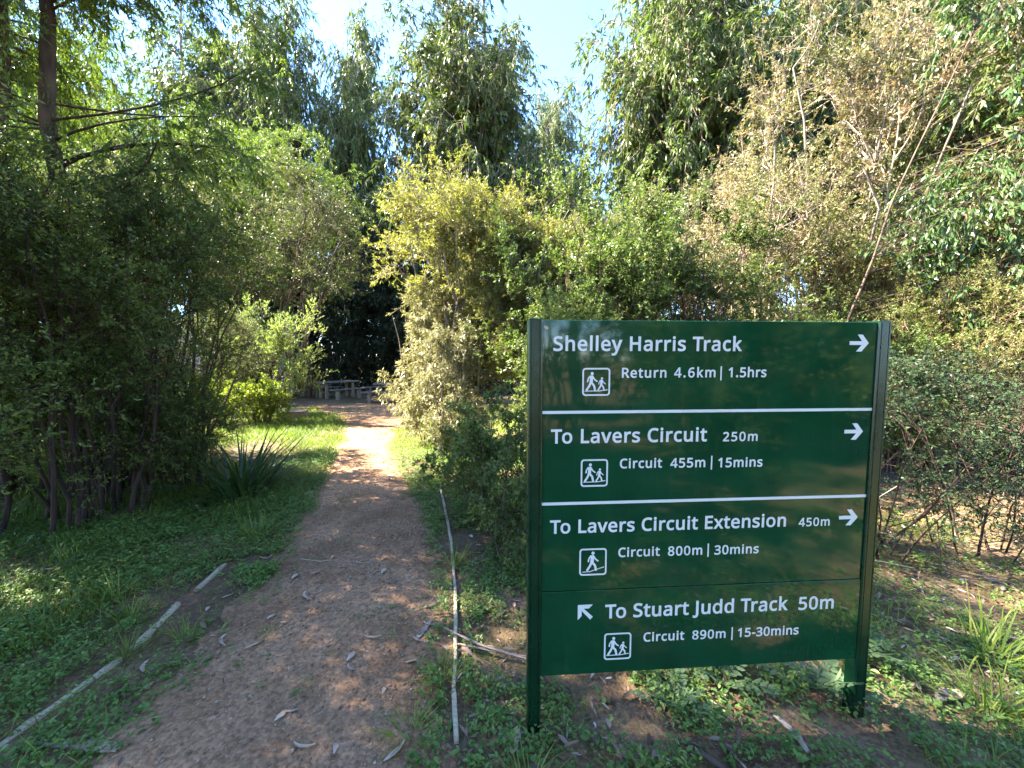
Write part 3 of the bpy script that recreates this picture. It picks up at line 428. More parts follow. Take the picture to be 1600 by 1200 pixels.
# ------------------------------------------------------------------ the trail sign
GL = json.loads(GLYPHS)
def offset_poly(pts, o):
    n = len(pts); out = []
    for i in range(n):
        p0 = Vector(pts[i - 1]); p1 = Vector(pts[i]); p2 = Vector(pts[(i + 1) % n])
        a = (p1 - p0); c = (p2 - p1)
        if a.length < 1e-6 or c.length < 1e-6: out.append(p1); continue
        a.normalize(); c.normalize()
        na = Vector((-a.y, a.x)); nc = Vector((-c.y, c.x))
        m = na + nc
        if m.length < .2: m = na
        else: m = m / max(m.length_squared / 2, .45)
        out.append(p1 + m * o)
    return out
def area2(p):
    return sum(p[i - 1][0] * p[i][1] - p[i][0] * p[i - 1][1] for i in range(len(p))) / 2
BOLD = 21
def glyph_polys(ch):
    res = []
    loops = GL[ch][1]
    outers = [l for l in loops if area2(l) < 0]; holes = [l for l in loops if area2(l) > 0]
    for o in outers:
        xs = [p[0] for p in o]; ys = [p[1] for p in o]
        hs = [h for h in holes if min(xs) < h[0][0] < max(xs) and min(ys) < h[0][1] < max(ys)]
        res.append([offset_poly(o, BOLD)] + [offset_poly(h, min(BOLD * .7, .16 * math.sqrt(area2(h)))) for h in hs])
    return res
class Flat:
    """flat vinyl shapes on the sign face, each shape a hair prouder than the last so that none share a plane"""
    def __init__(self, y0=-.0012): self.v, self.f, self.k, self.y0 = [], [], 0, y0
    def poly(self, loops):
        y = self.y0 - .00004 * (self.k % 12); self.k += 1
        vs = [Vector((p[0], p[1])) for l in loops for p in l]
        es = []; n = 0
        for l in loops:
            es += [(n + i, n + (i + 1) % len(l)) for i in range(len(l))]; n += len(l)
        cv, _, cf, _, _, _ = geometry.delaunay_2d_cdt(vs, es, [], 0, 1e-7)
        b = len(self.v)
        self.v += [(p.x, y, p.y) for p in cv]
        for f in cf:
            x = sum(cv[i].x for i in f) / 3; z = sum(cv[i].y for i in f) / 3
            ins = False
            for l in loops:
                for i in range(len(l)):
                    x0, y0 = l[i - 1][0], l[i - 1][1]; x1, y1 = l[i][0], l[i][1]
                    if (y0 > z) != (y1 > z) and x < (x1 - x0) * (z - y0) / (y1 - y0) + x0: ins = not ins
            if ins: self.f.append(tuple(b + i for i in f))
    def stroke(self, pts, w, cap=6):
        for a, c in zip(pts[:-1], pts[1:]):
            a = Vector(a); c = Vector(c); d = (c - a); ang = math.atan2(d.y, d.x)
            loop = [a + Vector((math.cos(ang + math.pi / 2 + math.pi * i / cap), math.sin(ang + math.pi / 2 + math.pi * i / cap))) * w / 2 for i in range(cap + 1)]
            loop += [c + Vector((math.cos(ang - math.pi / 2 + math.pi * i / cap), math.sin(ang - math.pi / 2 + math.pi * i / cap))) * w / 2 for i in range(cap + 1)]
            self.poly([loop])
    def disc(self, c, r):
        self.poly([[(c[0] + math.cos(i / 20 * 2 * math.pi) * r, c[1] + math.sin(i / 20 * 2 * math.pi) * r) for i in range(20)]])
    def build(self, name, parent, mat):
        bm = bmesh.new()
        vs = [bm.verts.new(v) for v in self.v]
        for f in self.f:
            try:
                fc = bm.faces.new([vs[i] for i in f])
                fc.normal_update()
                if fc.normal.y > 0: fc.normal_flip()
            except ValueError: pass
        me = bpy.data.meshes.new(name); bm.to_mesh(me); bm.free(); me.materials.append(mat)
        o = bpy.data.objects.new(name, me); COL.objects.link(o); o.parent = parent
        return o
def text_into(fl, s, u0, u1, z, cap):
    k = cap / (572 + 2 * BOLD)
    pen = 0; items = []
    for i, ch in enumerate(s):
        items.append((ch, pen)); pen += GL[ch][0]
        if s[i:i + 2] in ("To", "Tr"): pen -= 50
    f = GL[s[0]][1]; lo = min(p[0] for l in f for p in l) - BOLD
    f = GL[s[-1]][1]; hi = max(p[0] for l in f for p in l) + BOLD + items[-1][1]
    n = len(s)
    extra = ((u1 - u0) / k - (hi - lo)) / max(1, n - 1) if n > 1 else 0
    for i, (ch, x) in enumerate(items):
        for loops in glyph_polys(ch):
            fl.poly([[(u0 + (p[0] + x + extra * i - lo) * k, z + (p[1] + BOLD) * k) for p in l] for l in loops])

sign = empty("trail_sign", (0.1175, 1.4904, 0), 0.0677)
tag(sign, "dark green trail sign on two posts with white lettering and arrows", "sign")
PW_ = 1.3803
def panel(z0, z1, label):
    bm = bmesh.new()
    bm_box(bm, (PW_ / 2, .006, (z0 + z1) / 2), (PW_, .012, z1 - z0), bev=.0015)
    o = bm_obj("panel", bm, M['panel'], sign)
    o["label"] = label
    return o
pu = panel(.5978, 1.6893, "large upper green panel with three track names")
pl = panel(.2372, .5962, "lower green panel naming the nearest track")
def post(x, z0):
    w_, d, g = .0275, .056, .0022
    prof = [(-w_, 0.004), (-w_ + .004, 0), (-.019, 0), (-.018, g), (-.0155, g), (-.0145, 0), (.0145, 0), (.0155, g), (.018, g), (.019, 0),
            (w_ - .004, 0), (w_, .004), (w_, d - .004), (w_ - .004, d), (-w_ + .004, d), (-w_, d - .004)]
    bm = bmesh.new()
    lo = [bm.verts.new((x + p[0], p[1] - .009, z0)) for p in prof]
    hi = [bm.verts.new((x + p[0], p[1] - .009, 1.690)) for p in prof]
    n = len(prof)
    for i in range(n): bm.faces.new((lo[i], lo[(i + 1) % n], hi[(i + 1) % n], hi[i]))
    bm.faces.new(hi); bm.faces.new(lo)
    p = bm_obj("post", bm, M['post'], sign)
    bm = bmesh.new(); bm_box(bm, (x, d / 2 - .009, 1.6922), (.051, .050, .004), bev=.001)
    bm_obj("cap", bm, M['post'], p)
pl.location.y = -.003
bm = bmesh.new()
f = [bm.verts.new((.004 + x * .02, -.0009, 1.668 - z * .016)) for x, z in ((0, .1), (.35, 0), (.8, .25), (1, .7), (.75, 1), (.3, .85), (.12, .5))]
bm.faces.new(f); ch = bm_obj("chip", bm, M['straw'], pu); ch["label"] = "small tan chip in the paint"
post(-.0278, -.15); post(PW_ + .0278, -.18)
for z in (1.3303, .9628):
    bm = bmesh.new(); bm_box(bm, (PW_ / 2, -.0012, z), (PW_ - .002, .0012, .0115))
    bm_obj("divider_line", bm, M['white'], pu)
LINES = [
 (pu, [("Shelley Harris Track", .0424, .8038, 1.5702, .0570)]),
 (pu, [("Return", .3159, .4966, 1.4650, .0397), ("4.6km", .5281, .6989, 1.4654, .0397), ("|", .7182, .7290, 0, 0), ("1.5hrs", .7537, .9129, 1.4656, .0397)]),
 (pu, [("To Lavers Circuit", .0358, .6727, 1.2060, .0570), ("250m", .7407, .8880, 1.2046, .0385)]),
 (pu, [("Circuit", .3150, .4889, 1.1012, .0397), ("455m", .5238, .6701, 1.0996, .0397), ("|", .6928, .7020, 0, 0), ("15mins", .7252, .9141, 1.0972, .0397)]),
 (pu, [("To Lavers Circuit Extension", .0347, 1.0297, .8393, .0560), ("450m", 1.0860, 1.2240, .8375, .0368)]),
 (pu, [("Circuit", .3162, .4898, .7323, .0400), ("800m", .5248, .6710, .7306, .0398), ("|", .6924, .7010, 0, 0), ("30mins", .7237, .9157, .7283, .0398)]),
 (pl, [("To Stuart Judd Track", .2652, 1.0541, .4742, .0600), ("50m", 1.1036, 1.2623, .4719, .0580)]),
 (pl, [("Circuit", .4294, .6045, .3655, .0400), ("890m", .6393, .7849, .3642, .0400), ("|", .8095, .8170, 0, 0), ("15-30mins", .8388, 1.1098, .3640, .0402)]),
]
for par, items in LINES:
    base = items[0][3]
    for s, a, c, z, cap in items:
        fl = Flat()
        if s == "|":
            fl.poly([[(a + .001, base - .012), (a + .0068, base - .012), (a + .0068, base + .045), (a + .001, base + .045)]])
        else:
            text_into(fl, s, a, c, z, cap)
        fl.build("lettering", par, M['white'])
def pictogram(par, x0, z1, x1, z0, pair):
    fl = Flat()
    sx = x1 - x0; sz = z1 - z0
    P = lambda x, y: (x0 + x * sx, z1 - y * sz)
    def rr(ins, rad):
        pts = []
        for cx, cy, a0 in ((1 - ins - rad, ins + rad, -90), (1 - ins - rad, 1 - ins - rad, 0), (ins + rad, 1 - ins - rad, 90), (ins + rad, ins + rad, 180)):
            for k in range(7):
                a = math.radians(a0 + 15 * k); pts.append(P(cx + rad * math.cos(a), cy + rad * math.sin(a)))
        return pts
    fl.poly([rr(0, .12), rr(.058, .07)])
    def man(cx, top, h, stride=True):
        q = lambda x, y: P(cx + x * h, top + y * h)
        fl.disc(q(.03, .085), .085 * h * sx)
        fl.poly([[q(-.12, .2), q(.06, .18), q(.13, .27), q(.08, .40), q(.07, .60), q(-.12, .60), q(-.09, .40)]])
        fl.stroke([q(-.10, .25), q(-.18, .37), q(-.21, .52)], .075 * h * sx)
        fl.stroke([q(.08, .27), q(.16, .40), q(.29, .50)], .075 * h * sx)
        fl.stroke([q(-.05, .58), q(-.12, .76), q(-.26, .97)], .115 * h * sx)
        fl.stroke([q(.0, .58), q(.14, .74), q(.19, .97)], .115 * h * sx)
    if pair:
        man(.33, .145, .66); man(.69, .335, .47)
        fl.stroke([P(.10, .83), P(.35, .825), P(.6, .825), P(.90, .785)], .030 * sx)
    else:
        man(.475, .115, .70)
        fl.stroke([P(.12, .865), P(.40, .855), P(.56, .80), P(.90, .70)], .030 * sx)
    return fl.build("walker_symbol", par, M['white'])
pictogram(pu, .1579, 1.5044, .2692, 1.3945, True)
pictogram(pu, .1566, 1.1408, .2667, 1.0291, True)
pictogram(pu, .1556, .7732, .2684, .6600, False)
pictogram(pl, .2628, .4101, .3780, .2940, True)
def arrow(x0, z1, x1, z0):
    fl = Flat(); P = lambda x, y: (x0 + x * (x1 - x0), z1 - y * (z1 - z0))
    fl.poly([[P(.40, 0), P(.66, 0), P(1, .5), P(.64, 1), P(.36, 1), P(.71, .5)]])
    fl.poly([[P(0, .39), P(.80, .39), P(.80, .61), P(0, .61)]])
    fl.build("arrow", pu, M['white'])
arrow(1.2626, 1.6381, 1.3465, 1.5690); arrow(1.2645, 1.2722, 1.3467, 1.2035); arrow(1.2645, .9052, 1.3489, .8361)
fl = Flat(); P = lambda x, y: (.151 + x * .0625, .5381 - y * .0646)
fl.poly([[P(0, 0), P(1, 0), P(.74, .26), P(.26, .26), P(.26, .74), P(0, 1)]])
fl.poly([[P(.20, .34), P(.34, .20), P(1, .82), P(.83, 1)]])
fl.build("arrow", pl, M['white'])

# ------------------------------------------------------------------ timber edging beside the path
rs0 = np.random.RandomState(5)
def board(p0, p1, label, wd=.024, h=.075, up=.018):
    p0 = np.array(p0); p1 = np.array(p1)
    L = np.linalg.norm(p1 - p0); K = max(5, int(L / .06))
    t = np.linspace(0, 1, K)
    d = (p1 - p0) / L; nn = np.array([-d[1], d[0]])
    c = p0 + (p1 - p0) * t[:, None] + nn * (.004 * np.sin(t * math.pi) * rs0.uniform(-1, 1) + .0006 * rs0.randn(K))[:, None]
    z = np.interp(t, [0, 1], [float(gz(*p0)), float(gz(*p1))]) + up + .004 * rs0.randn(K)
    wv = wd * (1 + .06 * rs0.randn(K))
    m = MB(); V = []
    for k in range(K):
        a = c[k] - nn * wv[k] / 2; e = c[k] + nn * wv[k] / 2
        V += [(*a, z[k] - h), (*a, z[k] - .003), (*(a + nn * .003), z[k]), (*(e - nn * .003), z[k] + .002 * rs0.randn()), (*e, z[k] - .003), (*e, z[k] - h)]
    q = []
    for k in range(K - 1):
        for j in range(5): q.append((k * 6 + j, k * 6 + j + 1, k * 6 + 7 + j, k * 6 + 6 + j))
    for s in (0, (K - 1) * 6): q += [(s, s + 1, s + 4, s + 5), (s + 1, s + 2, s + 3, s + 4)]
    m.add(V, q)
    o = m.build("edging_board", M['timber'])
    return tag(o, label, "edging board", "weathered timber boards edging the path")
RP = [(-.99, 4.98), (-.78, 4.17), (-.5, 3.07), (-.38, 2.46), (-.31, 2.0), (-.27, 1.67), (-.22, 1.42)]
RL = ["farthest edging board on the right of the path beneath the leafy bush", "grey edging board passing the grass tuft on the right of the path",
      "narrow edging board just past the grass tuft on the right of the path", "weathered edging board left of the sign, beyond the fallen bark strips",
      "edging board on the right of the path under the fallen bark strips", "nearest edging board right of the path, left of the sign's left post"]
for k in range(6):
    a = np.array(RP[k]); c = np.array(RP[k + 1]); g = (c - a) / np.linalg.norm(c - a) * .008
    board(a + g, c - g, RL[k], wd=.018 + .003 * (k % 2), up=.028)
board((-2.06, 1.15), (-1.985, 1.84), "long pale edging board in the bottom left corner of the path", wd=.028)
board((-1.99, 1.90), (-2.065, 2.27), "pale edging board left of the path with its near end by a grass tuft", wd=.030)
board((-2.08, 2.42), (-2.13, 2.74), "short edging board left of the path half sunk in green weeds", wd=.028, up=.02)
board((-2.42, 4.10), (-2.28, 4.34), "small stub of edging board at the weedy left edge below the strap leaved clump", wd=.03, up=.02)

# ------------------------------------------------------------------ picnic tables, stone, shed
def slab(bm, c, s, rz):
    bm_box(bm, c, s, Matrix.Rotation(rz, 3, 'Z'), .012)
TR = math.atan2(.80, .60)
def picnic_table(x, y, rz, label):
    r = empty("picnic_table", gpt(x, y), rz)
    tag(r, label, "picnic table", "weathered picnic tables in the clearing")
    bm = bmesh.new()
    for k in range(4): bm_box(bm, (0, -.33 + k * .22, .735), (1.75, .205, .055), bev=.008)
    bm_obj("tabletop", bm, M['table'], r)
    for sx in (-.62, .62):
        for sy in (-.27, .27):
            bm = bmesh.new(); bm_box(bm, (sx, sy, .30), (.11, .11, .80), bev=.01); bm_obj("leg", bm, M['tpost'], r)
        bm = bmesh.new(); bm_box(bm, (sx, 0, .68), (.08, .70, .05), bev=.006); bm_obj("bearer", bm, M['table'], r)
    return r
def bench(x, y, rz, label, L=1.6):
    r = empty("bench", gpt(x, y), rz)
    tag(r, label, "bench", "weathered benches beside the picnic tables")
    bm = bmesh.new()
    for k in (-1, 1): bm_box(bm, (0, k * .085, .43), (L, .155, .05), bev=.008)
    bm_obj("seat", bm, M['table'], r)
    for sx in (-L / 2 + .3, L / 2 - .3):
        bm = bmesh.new(); bm_box(bm, (sx, 0, .14), (.10, .22, .53), bev=.01); bm_obj("leg", bm, M['tpost'], r)
    return r
def off(x, y, rz, a, c): return x + math.cos(rz) * a - math.sin(rz) * c, y + math.sin(rz) * a + math.cos(rz) * c
T1 = (-8.05, 17.6)
picnic_table(*T1, TR, "grey wooden picnic table at the far left of the clearing below the dark trees")
bench(*off(*T1, TR, 0, -.98), TR, "low bench on the near right side of the far left picnic table")
bench(*off(*T1, TR, 0, 1.0), TR, "low bench on the left side of the far left picnic table")
bench(-6.7, 19.2, TR, "low bench standing on its own behind the far left picnic table")
T2 = (-4.75, 15.7)
picnic_table(*T2, .25, "wooden picnic table half hidden behind the golden shrub")
bench(*off(*T2, .25, -.62, -.72), .25, "low bench just left of the half hidden picnic table", 1.3)
bm = bmesh.new(); bm_box(bm, (0, 0, .11), (.62, .40, .24), bev=.03, seg=2)
for v in bm.verts: v.co += Vector((random.Random(int(v.co.x * 999)).uniform(-.02, .02), random.Random(int(v.co.y * 999 + 5)).uniform(-.02, .02), 0))
o = bm_obj("stone_block", bm, M['stoneblock']); o.location = gpt(-5.9, 10.3); o.rotation_euler = (0, 0, .3)
tag(o, "flat tan stone block lying in the grass right of the silvery shrub", "stone")
sh = empty("shelter", gpt(-12.9, 18.0), .35)
tag(sh, "pale grey shelter glimpsed through twigs behind the dark bushes", "shelter")
bm = bmesh.new(); bm_box(bm, (0, 0, 1.25), (4.2, 3.0, 2.6), bev=.01); bm_obj("wall", bm, M['shedwall'], sh)
bm = bmesh.new()
for s in (-1, 1): bm_box(bm, (0, s * .93, 2.98), (4.8, 2.06, .06), Matrix.Rotation(-s * .42, 3, 'X'), .006)
bm_obj("roof", bm, M['shedroof'], sh)

# ------------------------------------------------------------------ plants: stems, limbs, twigs and leaves
def ell_pts(rs, ells, n, pw=.38):
    E = np.array([e[:6] for e in ells], float)
    wt = np.array([e[6] if len(e) > 6 else e[3] * e[4] * e[5] for e in ells], float)
    k = rs.choice(len(E), n, p=wt / wt.sum())
    d = nrm(rs.randn(n, 3)); r = rs.rand(n, 1) ** pw
    return E[k, :3] + d * r * E[k, 3:6]

def grow(rs, clumps, crad, stems, srad, nt=12, m=8, k=9, up=.25, outw=.6, droop=.15, tl=.38, leaf=(.03, .01), spread=.6, grav=0., lup=0.,
         twig_r=.0045, rise=.5, limb_r=.45, shape='rhomb', drop=.1, centre=None, tw2=True):
    """clumps (n,3) of foliage carried by limbs from the stems; returns bark and foliage builders"""
    bark, fol = MB(), MB()
    nc = len(clumps)
    crad = np.broadcast_to(crad, (nc,))
    S = np.asarray(stems, float); SR = np.asarray(srad, float)
    bark.tubes(S, SR, 7)
    K = S.shape[1]
    # limbs
    P0 = np.zeros((nc, 3)); r0 = np.zeros(nc)
    for i in range(nc):
        c = clumps[i]
        dd = np.hypot(S[:, -1, 0] - c[0], S[:, -1, 1] - c[1]) + .3 * np.abs(np.minimum(0, S[:, -1, 2] - c[2])) + rs.rand(len(S)) * .3
        s = int(np.argmin(dd))
        h = np.hypot(S[s, :, 0] - c[0], S[s, :, 1] - c[1])
        tgt = c[2] - rise * h.mean() - rs.uniform(0, .3) * crad[i]
        tt = np.clip(np.interp(tgt, S[s, :, 2], np.arange(K)), K * .22, K - 1.001)
        a = int(tt); f = tt - a
        P0[i] = S[s, a] * (1 - f) + S[s, a + 1] * f
        r0[i] = SR[s, a] * (1 - f) + SR[s, a + 1] * f
    t = np.linspace(0, 1, 6)[None, :, None]
    mid = P0 * .5 + clumps * .5 + np.stack([rs.randn(nc) * .12, rs.randn(nc) * .12, np.abs(rs.randn(nc)) * .1], 1) * np.linalg.norm(clumps - P0, axis=1)[:, None]
    mid[:, 2] = mid[:, 2] * .8 + P0[:, 2] * .2 if rise > 0 else mid[:, 2]
    LP = P0[:, None] * (1 - t) ** 2 + mid[:, None] * 2 * t * (1 - t) + clumps[:, None] * t ** 2
    LR = np.maximum(r0 * limb_r, twig_r * 1.2)[:, None] * (1 - t[:, :, 0] * .8) + twig_r * .5
    bark.tubes(LP, LR, 5)
    # twigs
    N = nc * nt
    ci = np.repeat(np.arange(nc), nt)
    st = LP[ci, rs.randint(3, 6, N)] + rs.randn(N, 3) * crad[ci, None] * .16
    cen = np.array(centre if centre is not None else clumps.mean(0))
    ow = nrm(clumps - cen)
    d = nrm(rs.randn(N, 3) * .75 + ow[ci] * outw + np.array([0, 0, up]))
    L = crad[ci] * rs.uniform(.55, 1.25, N)
    tk = np.linspace(0, 1, 4)[None, :, None]
    TP = st[:, None] + d[:, None] * L[:, None, None] * tk - np.array([0, 0, 1.0]) * (droop * L)[:, None, None] * tk ** 2
    bark.tubes(TP, twig_r * (1 - .8 * tk[:, :, 0]) * np.ones((N, 1)), 3)
    # twiglets
    n2 = N * m
    ti = np.repeat(np.arange(N), m)
    tt = rs.uniform(.12, 1, n2)
    b2 = st[ti] + d[ti] * (L[ti] * tt)[:, None] - np.array([0, 0, 1.0]) * (droop * L[ti] * tt ** 2)[:, None]
    d2 = nrm(d[ti] * .8 + rs.randn(n2, 3) * .55 + np.array([0, 0, up * .5 - droop * .6]))
    L2 = L[ti] * tl * rs.uniform(.5, 1.1, n2) * (1.15 - .5 * tt)
    if tw2:
        tq = np.linspace(0, 1, 3)[None, :, None]
        bark.tubes(b2[:, None] + d2[:, None] * L2[:, None, None] * tq - np.array([0, 0, 1.0]) * (grav * .35 * L2)[:, None, None] * tq ** 2, twig_r * np.array([[.5, .38, .2]]) * np.ones((n2, 1)), 3)
    # leaves
    n3 = n2 * k
    li = np.repeat(np.arange(n2), k)
    u = rs.uniform(.08, 1.05, n3)
    b3 = b2[li] + d2[li] * (L2[li] * u)[:, None] - np.array([0, 0, 1.0]) * (grav * .35 * L2[li] * u ** 2)[:, None]
    d3 = nrm(d2[li] * .7 + rs.randn(n3, 3) * spread + np.array([0, 0, lup - grav]))
    sd = nrm(np.cross(d3, rs.randn(n3, 3)))
    LL = leaf[0] * rs.uniform(.6, 1.3, n3)
    cr = rs.rand(nc)
    tr = rs.rand(N)
    r = np.clip(.4 * rs.rand(n3) + .38 * cr[ci[ti[li]]] + .3 * tr[ti[li]] - .04, 0, 1)
    fol.leaves(b3, d3, sd, LL, LL * leaf[1] / leaf[0] * rs.uniform(.8, 1.2, n3), r, drop, shape)
    return bark, fol

def stems_from(rs, n, base_r, tops, K=7, wob=.05, r0=.03, r1=.008):
    """n stems from a base patch to given tops"""
    tops = np.asarray(tops, float); n = len(tops)
    a = np.arctan2(tops[:, 1], tops[:, 0]) + rs.randn(n) * .5
    rb = base_r * np.sqrt(rs.rand(n))
    B = np.stack([np.cos(a) * rb, np.sin(a) * rb, np.full(n, -.12)], 1)
    t = np.linspace(0, 1, K)[None, :, None]
    xy = B[:, None] + (tops - B)[:, None] * np.concatenate([t ** 1.35, t ** 1.35, t], 2)
    h = np.linalg.norm(tops - B, axis=1)[:, None, None]
    w_ = np.cumsum(rs.randn(n, K, 3), 1) * wob * h / K * np.array([1, 1, .2]); w_ = w_ - w_[:, :1]
    R = (r0 * rs.uniform(.65, 1.15, (n, 1))) * (1 - t[:, :, 0]) + r1 * t[:, :, 0]
    return xy + w_, R

def plant(name, loc, rz, mats, bf, label, cat, group=None, s=1.0, part=("stems", "foliage")):
    r = empty(name, loc, rz, s)
    tag(r, label, cat, group)
    bf[0].build(part[0], mats[0], r, smooth=True)
    bf[1].build(part[1], mats[1], r)
    return r
def again(src, loc, rz, s, label, group=None, sz=None):
    c = copy_tree(src)
    c.location = loc; c.rotation_euler = (0, 0, rz); c.scale = (s, s, sz or s)
    c["label"] = label
    if group: c["group"] = group
    return c

# ---- tea trees: dark thicket at the left
G_TEA = "dark tea trees massed at the left"
def tea(seed, H=3.9, R=1.35, base=1.35, n=85, sk=0., leaf=(.031, .0125)):
    rs = np.random.RandomState(seed)
    ells = [(0, 0, H - 1.15, R, R, 1.15), (R * .4, -.2, H - 1.5, R * .75, R * .8, .85), (-R * .5, .2, H - 1.9, R * .7, R * .8, .9), (sk * R, -R * .35, base + .5, R * .9, R * .6, .6), (R * (.2 + sk), 0, base - .1, R * .8, R * .8, .5)]
    c = ell_pts(rs, ells, n, .45)
    ns = 24
    a = rs.rand(ns) * 6.28; q = R * .75 * np.sqrt(rs.rand(ns))
    tops = np.stack([np.cos(a) * q, np.sin(a) * q, H - .7 - rs.rand(ns) * 1.0], 1)
    st, sr = stems_from(rs, ns, .5, tops, 8, .16, .021, .006)
    return grow(rs, c, rs.uniform(.32, .55, n), st, sr, nt=14, m=8, k=9, up=.35, leaf=leaf, droop=.1, twig_r=.0035)
MT = (M['bark_dark'], M['tea'])
teaA = plant("tea_tree", gpt(-4.15, 3.55), .3, MT, tea(11, 3.5, 1.2, 1.1), "nearest dark tea tree at the left with thin reddish stems rising from the weeds", "shrub", G_TEA)
teaB = plant("tea_tree", gpt(-4.3, 4.65), 0.0, MT, tea(12, 4.05, 1.35, 1.25, 90, -.75), "dense dark tea tree directly left of the strap leaved clump", "shrub", G_TEA)
again(teaA, gpt(-5.75, 4.6), 2.4, 1.16, "tall dark tea tree cut by the left edge of the picture", G_TEA)
again(teaB, gpt(-7.4, 4.9), 4.1, 1.1, "dark tea tree standing behind the others at the far left", G_TEA)
again(teaB, gpt(-6.3, 4.3), .5, 1.08, "dark tea tree in the middle of the thicket, behind the nearest two", G_TEA)
again(teaA, gpt(-8.6, 6.0), 1.1, 1.2, "dark tea tree deepest in the thicket at the left edge", G_TEA)

for (x, y), rz, s_, lb in [((-3.75, 4.35), 1.0, .40, "low leafy dark shrub at the right foot of the thicket by the strap leaves"), ((-4.55, 4.05), 2.7, .42, "low leafy dark shrub among the stems in the middle of the thicket"),
                           ((-5.3, 4.5), 4.6, .46, "low leafy dark shrub among the stems at the left edge"), ((-4.7, 5.1), .4, .44, "low leafy dark shrub behind the stems of the thicket")]:
    again(teaA, gpt(x, y), rz, s_, lb, "low dark shrubs at the foot of the thicket")

# ---- olive shrub with a leaning trunk, behind the thicket
def olive(seed, H, R, lean):
    rs = np.random.RandomState(seed)
    ells = [(lean, 0, H - 1.2, R, R, 1.2), (lean + R * .6, -.2, H - 1.9, R * .7, R * .7, .9), (lean - R * .5, .1, H - 2.0, R * .8, R * .7, .9)]
    n = 75; c = ell_pts(rs, ells, n, .42)
    ns = 5
    tops = np.stack([lean + rs.randn(ns) * .55, rs.randn(ns) * .5, H - .9 - rs.rand(ns) * .6], 1)
    st, sr = stems_from(rs, ns, .10, tops, 8, .18, .055, .012)
    return grow(rs, c, rs.uniform(.38, .62, n), st, sr, nt=13, m=8, k=9, up=.45, outw=.7, leaf=(.042, .013), droop=.08)
olA = plant("olive_shrub", gpt(-7.9, 13.0), 0, (M['bark_brown'], M['olive']), olive(21, 5.2, 1.35, .5), "olive brown tree behind and above the silvery shrub", "tree", "olive green small trees behind the thicket")
again(olA, gpt(-4.95, 6.05), .4, .46, "small olive tree with a thin leaning trunk beside the strap leaved clump", "olive green small trees behind the thicket")
olA.scale = (1.5, 1.5, 1.5)
again(olA, gpt(-11.0, 12.8), 4.0, 1.5, "sunlit yellow green small tree rising behind the dark thicket", "olive green small trees behind the thicket")

# ---- silvery feathery shrub with lime bushes at its foot
def feathery(seed):
    rs = np.random.RandomState(seed)
    ells = [(0, 0, 1.6, 1.0, .8, .75), (.9, -.2, 1.9, .65, .6, .6), (1.55, -.3, 1.45, .45, .4, .45), (-.5, .1, 2.1, .5, .5, .45), (1.2, -.4, .85, .55, .4, .25)]
    n = 38; c = ell_pts(rs, ells, n, .5)
    tops = np.stack([rs.uniform(-.6, 1.4, 8), rs.randn(8) * .3, rs.uniform(1.2, 2.0, 8)], 1)
    st, sr = stems_from(rs, 8, .15, tops, 7, .2, .04, .01)
    return grow(rs, c, rs.uniform(.26, .42, n), st, sr, nt=13, m=7, k=11, up=.9, outw=.35, leaf=(.05, .010), droop=-.1, lup=.5, spread=.45, tl=.55)
plant("silvery_shrub", gpt(-6.3, 9.6), 0, (M['bark_brown'], M['pale']), feathery(31), "pale silvery green feathery shrub glowing in sun left of the picnic table", "shrub", s=1.15)
def bushy(seed, H=1.2, R=.7, n=26, leaf=(.05, .02), nt=12, m=6, k=7, up=.4, ns=9, stem=.015, tl=.38, base=.3, shape='rhomb', spread=.6, crad=(.2, .34)):
    rs = np.random.RandomState(seed)
    ells = [(0, 0, H * .62, R, R, H * .38), (R * .4, -.1, H * .4, R * .7, R * .7, H * .3), (-R * .4, 0, H * .45, R * .7, R * .7, H * .3)]
    c = ell_pts(rs, ells, n, .45); c[:, 2] = np.maximum(c[:, 2], base)
    a = rs.rand(ns) * 6.28; q = R * .7 * np.sqrt(rs.rand(ns))
    tops = np.stack([np.cos(a) * q, np.sin(a) * q, H * rs.uniform(.5, .85, ns)], 1)
    st, sr = stems_from(rs, ns, .12 + R * .12, tops, 6, .2, stem, .004)
    return grow(rs, c, rs.uniform(crad[0], crad[1], n), st, sr, nt=nt, m=m, k=k, up=up, leaf=leaf, twig_r=.003, tl=tl, shape=shape, spread=spread)
limeA = plant("lime_bush", gpt(-6.0, 8.9), 0, (M['bark_brown'], M['lime']), bushy(41, 1.25, .75), "yellow green bush at the foot of the silvery shrub, nearest the stone block", "shrub", "lime green bushes below the silvery shrub")
again(limeA, gpt(-7.0, 9.0), 2.0, 1.15, "yellow green bush left of the silvery shrub's foot, behind the thin leaning trunk", "lime green bushes below the silvery shrub")

# ---- golden wattle in the middle and the pale leafed shrub in front of it
def golden(seed):
    rs = np.random.RandomState(seed)
    ells = [(0, 0, 3.9, 1.15, 1.0, .85), (-.85, 0, 4.25, .6, .5, .45), (.75, .1, 4.25, .65, .5, .45), (.1, 0, 3.0, 1.1, .9, .9), (-1.35, 0, 3.55, .8, .5, .45), (.5, -.1, 2.0, .9, .8, .8)]
    n = 95; c = ell_pts(rs, ells, n, .5)
    tops = np.stack([rs.uniform(-1.0, .9, 9), rs.randn(9) * .35, rs.uniform(3.0, 4.2, 9)], 1)
    st, sr = stems_from(rs, 9, .22, tops, 9, .2, .042, .009)
    return grow(rs, c, rs.uniform(.3, .52, n), st, sr, nt=13, m=8, k=9, up=.5, outw=.9, leaf=(.055, .0125), droop=.05, tl=.42, spread=.42)
gdA = plant("golden_wattle", gpt(-.85, 7.0), 0, (M['bark_grey'], M['gold']), golden(51), "tall golden feathery wattle at the centre with several thin grey stems", "tree")
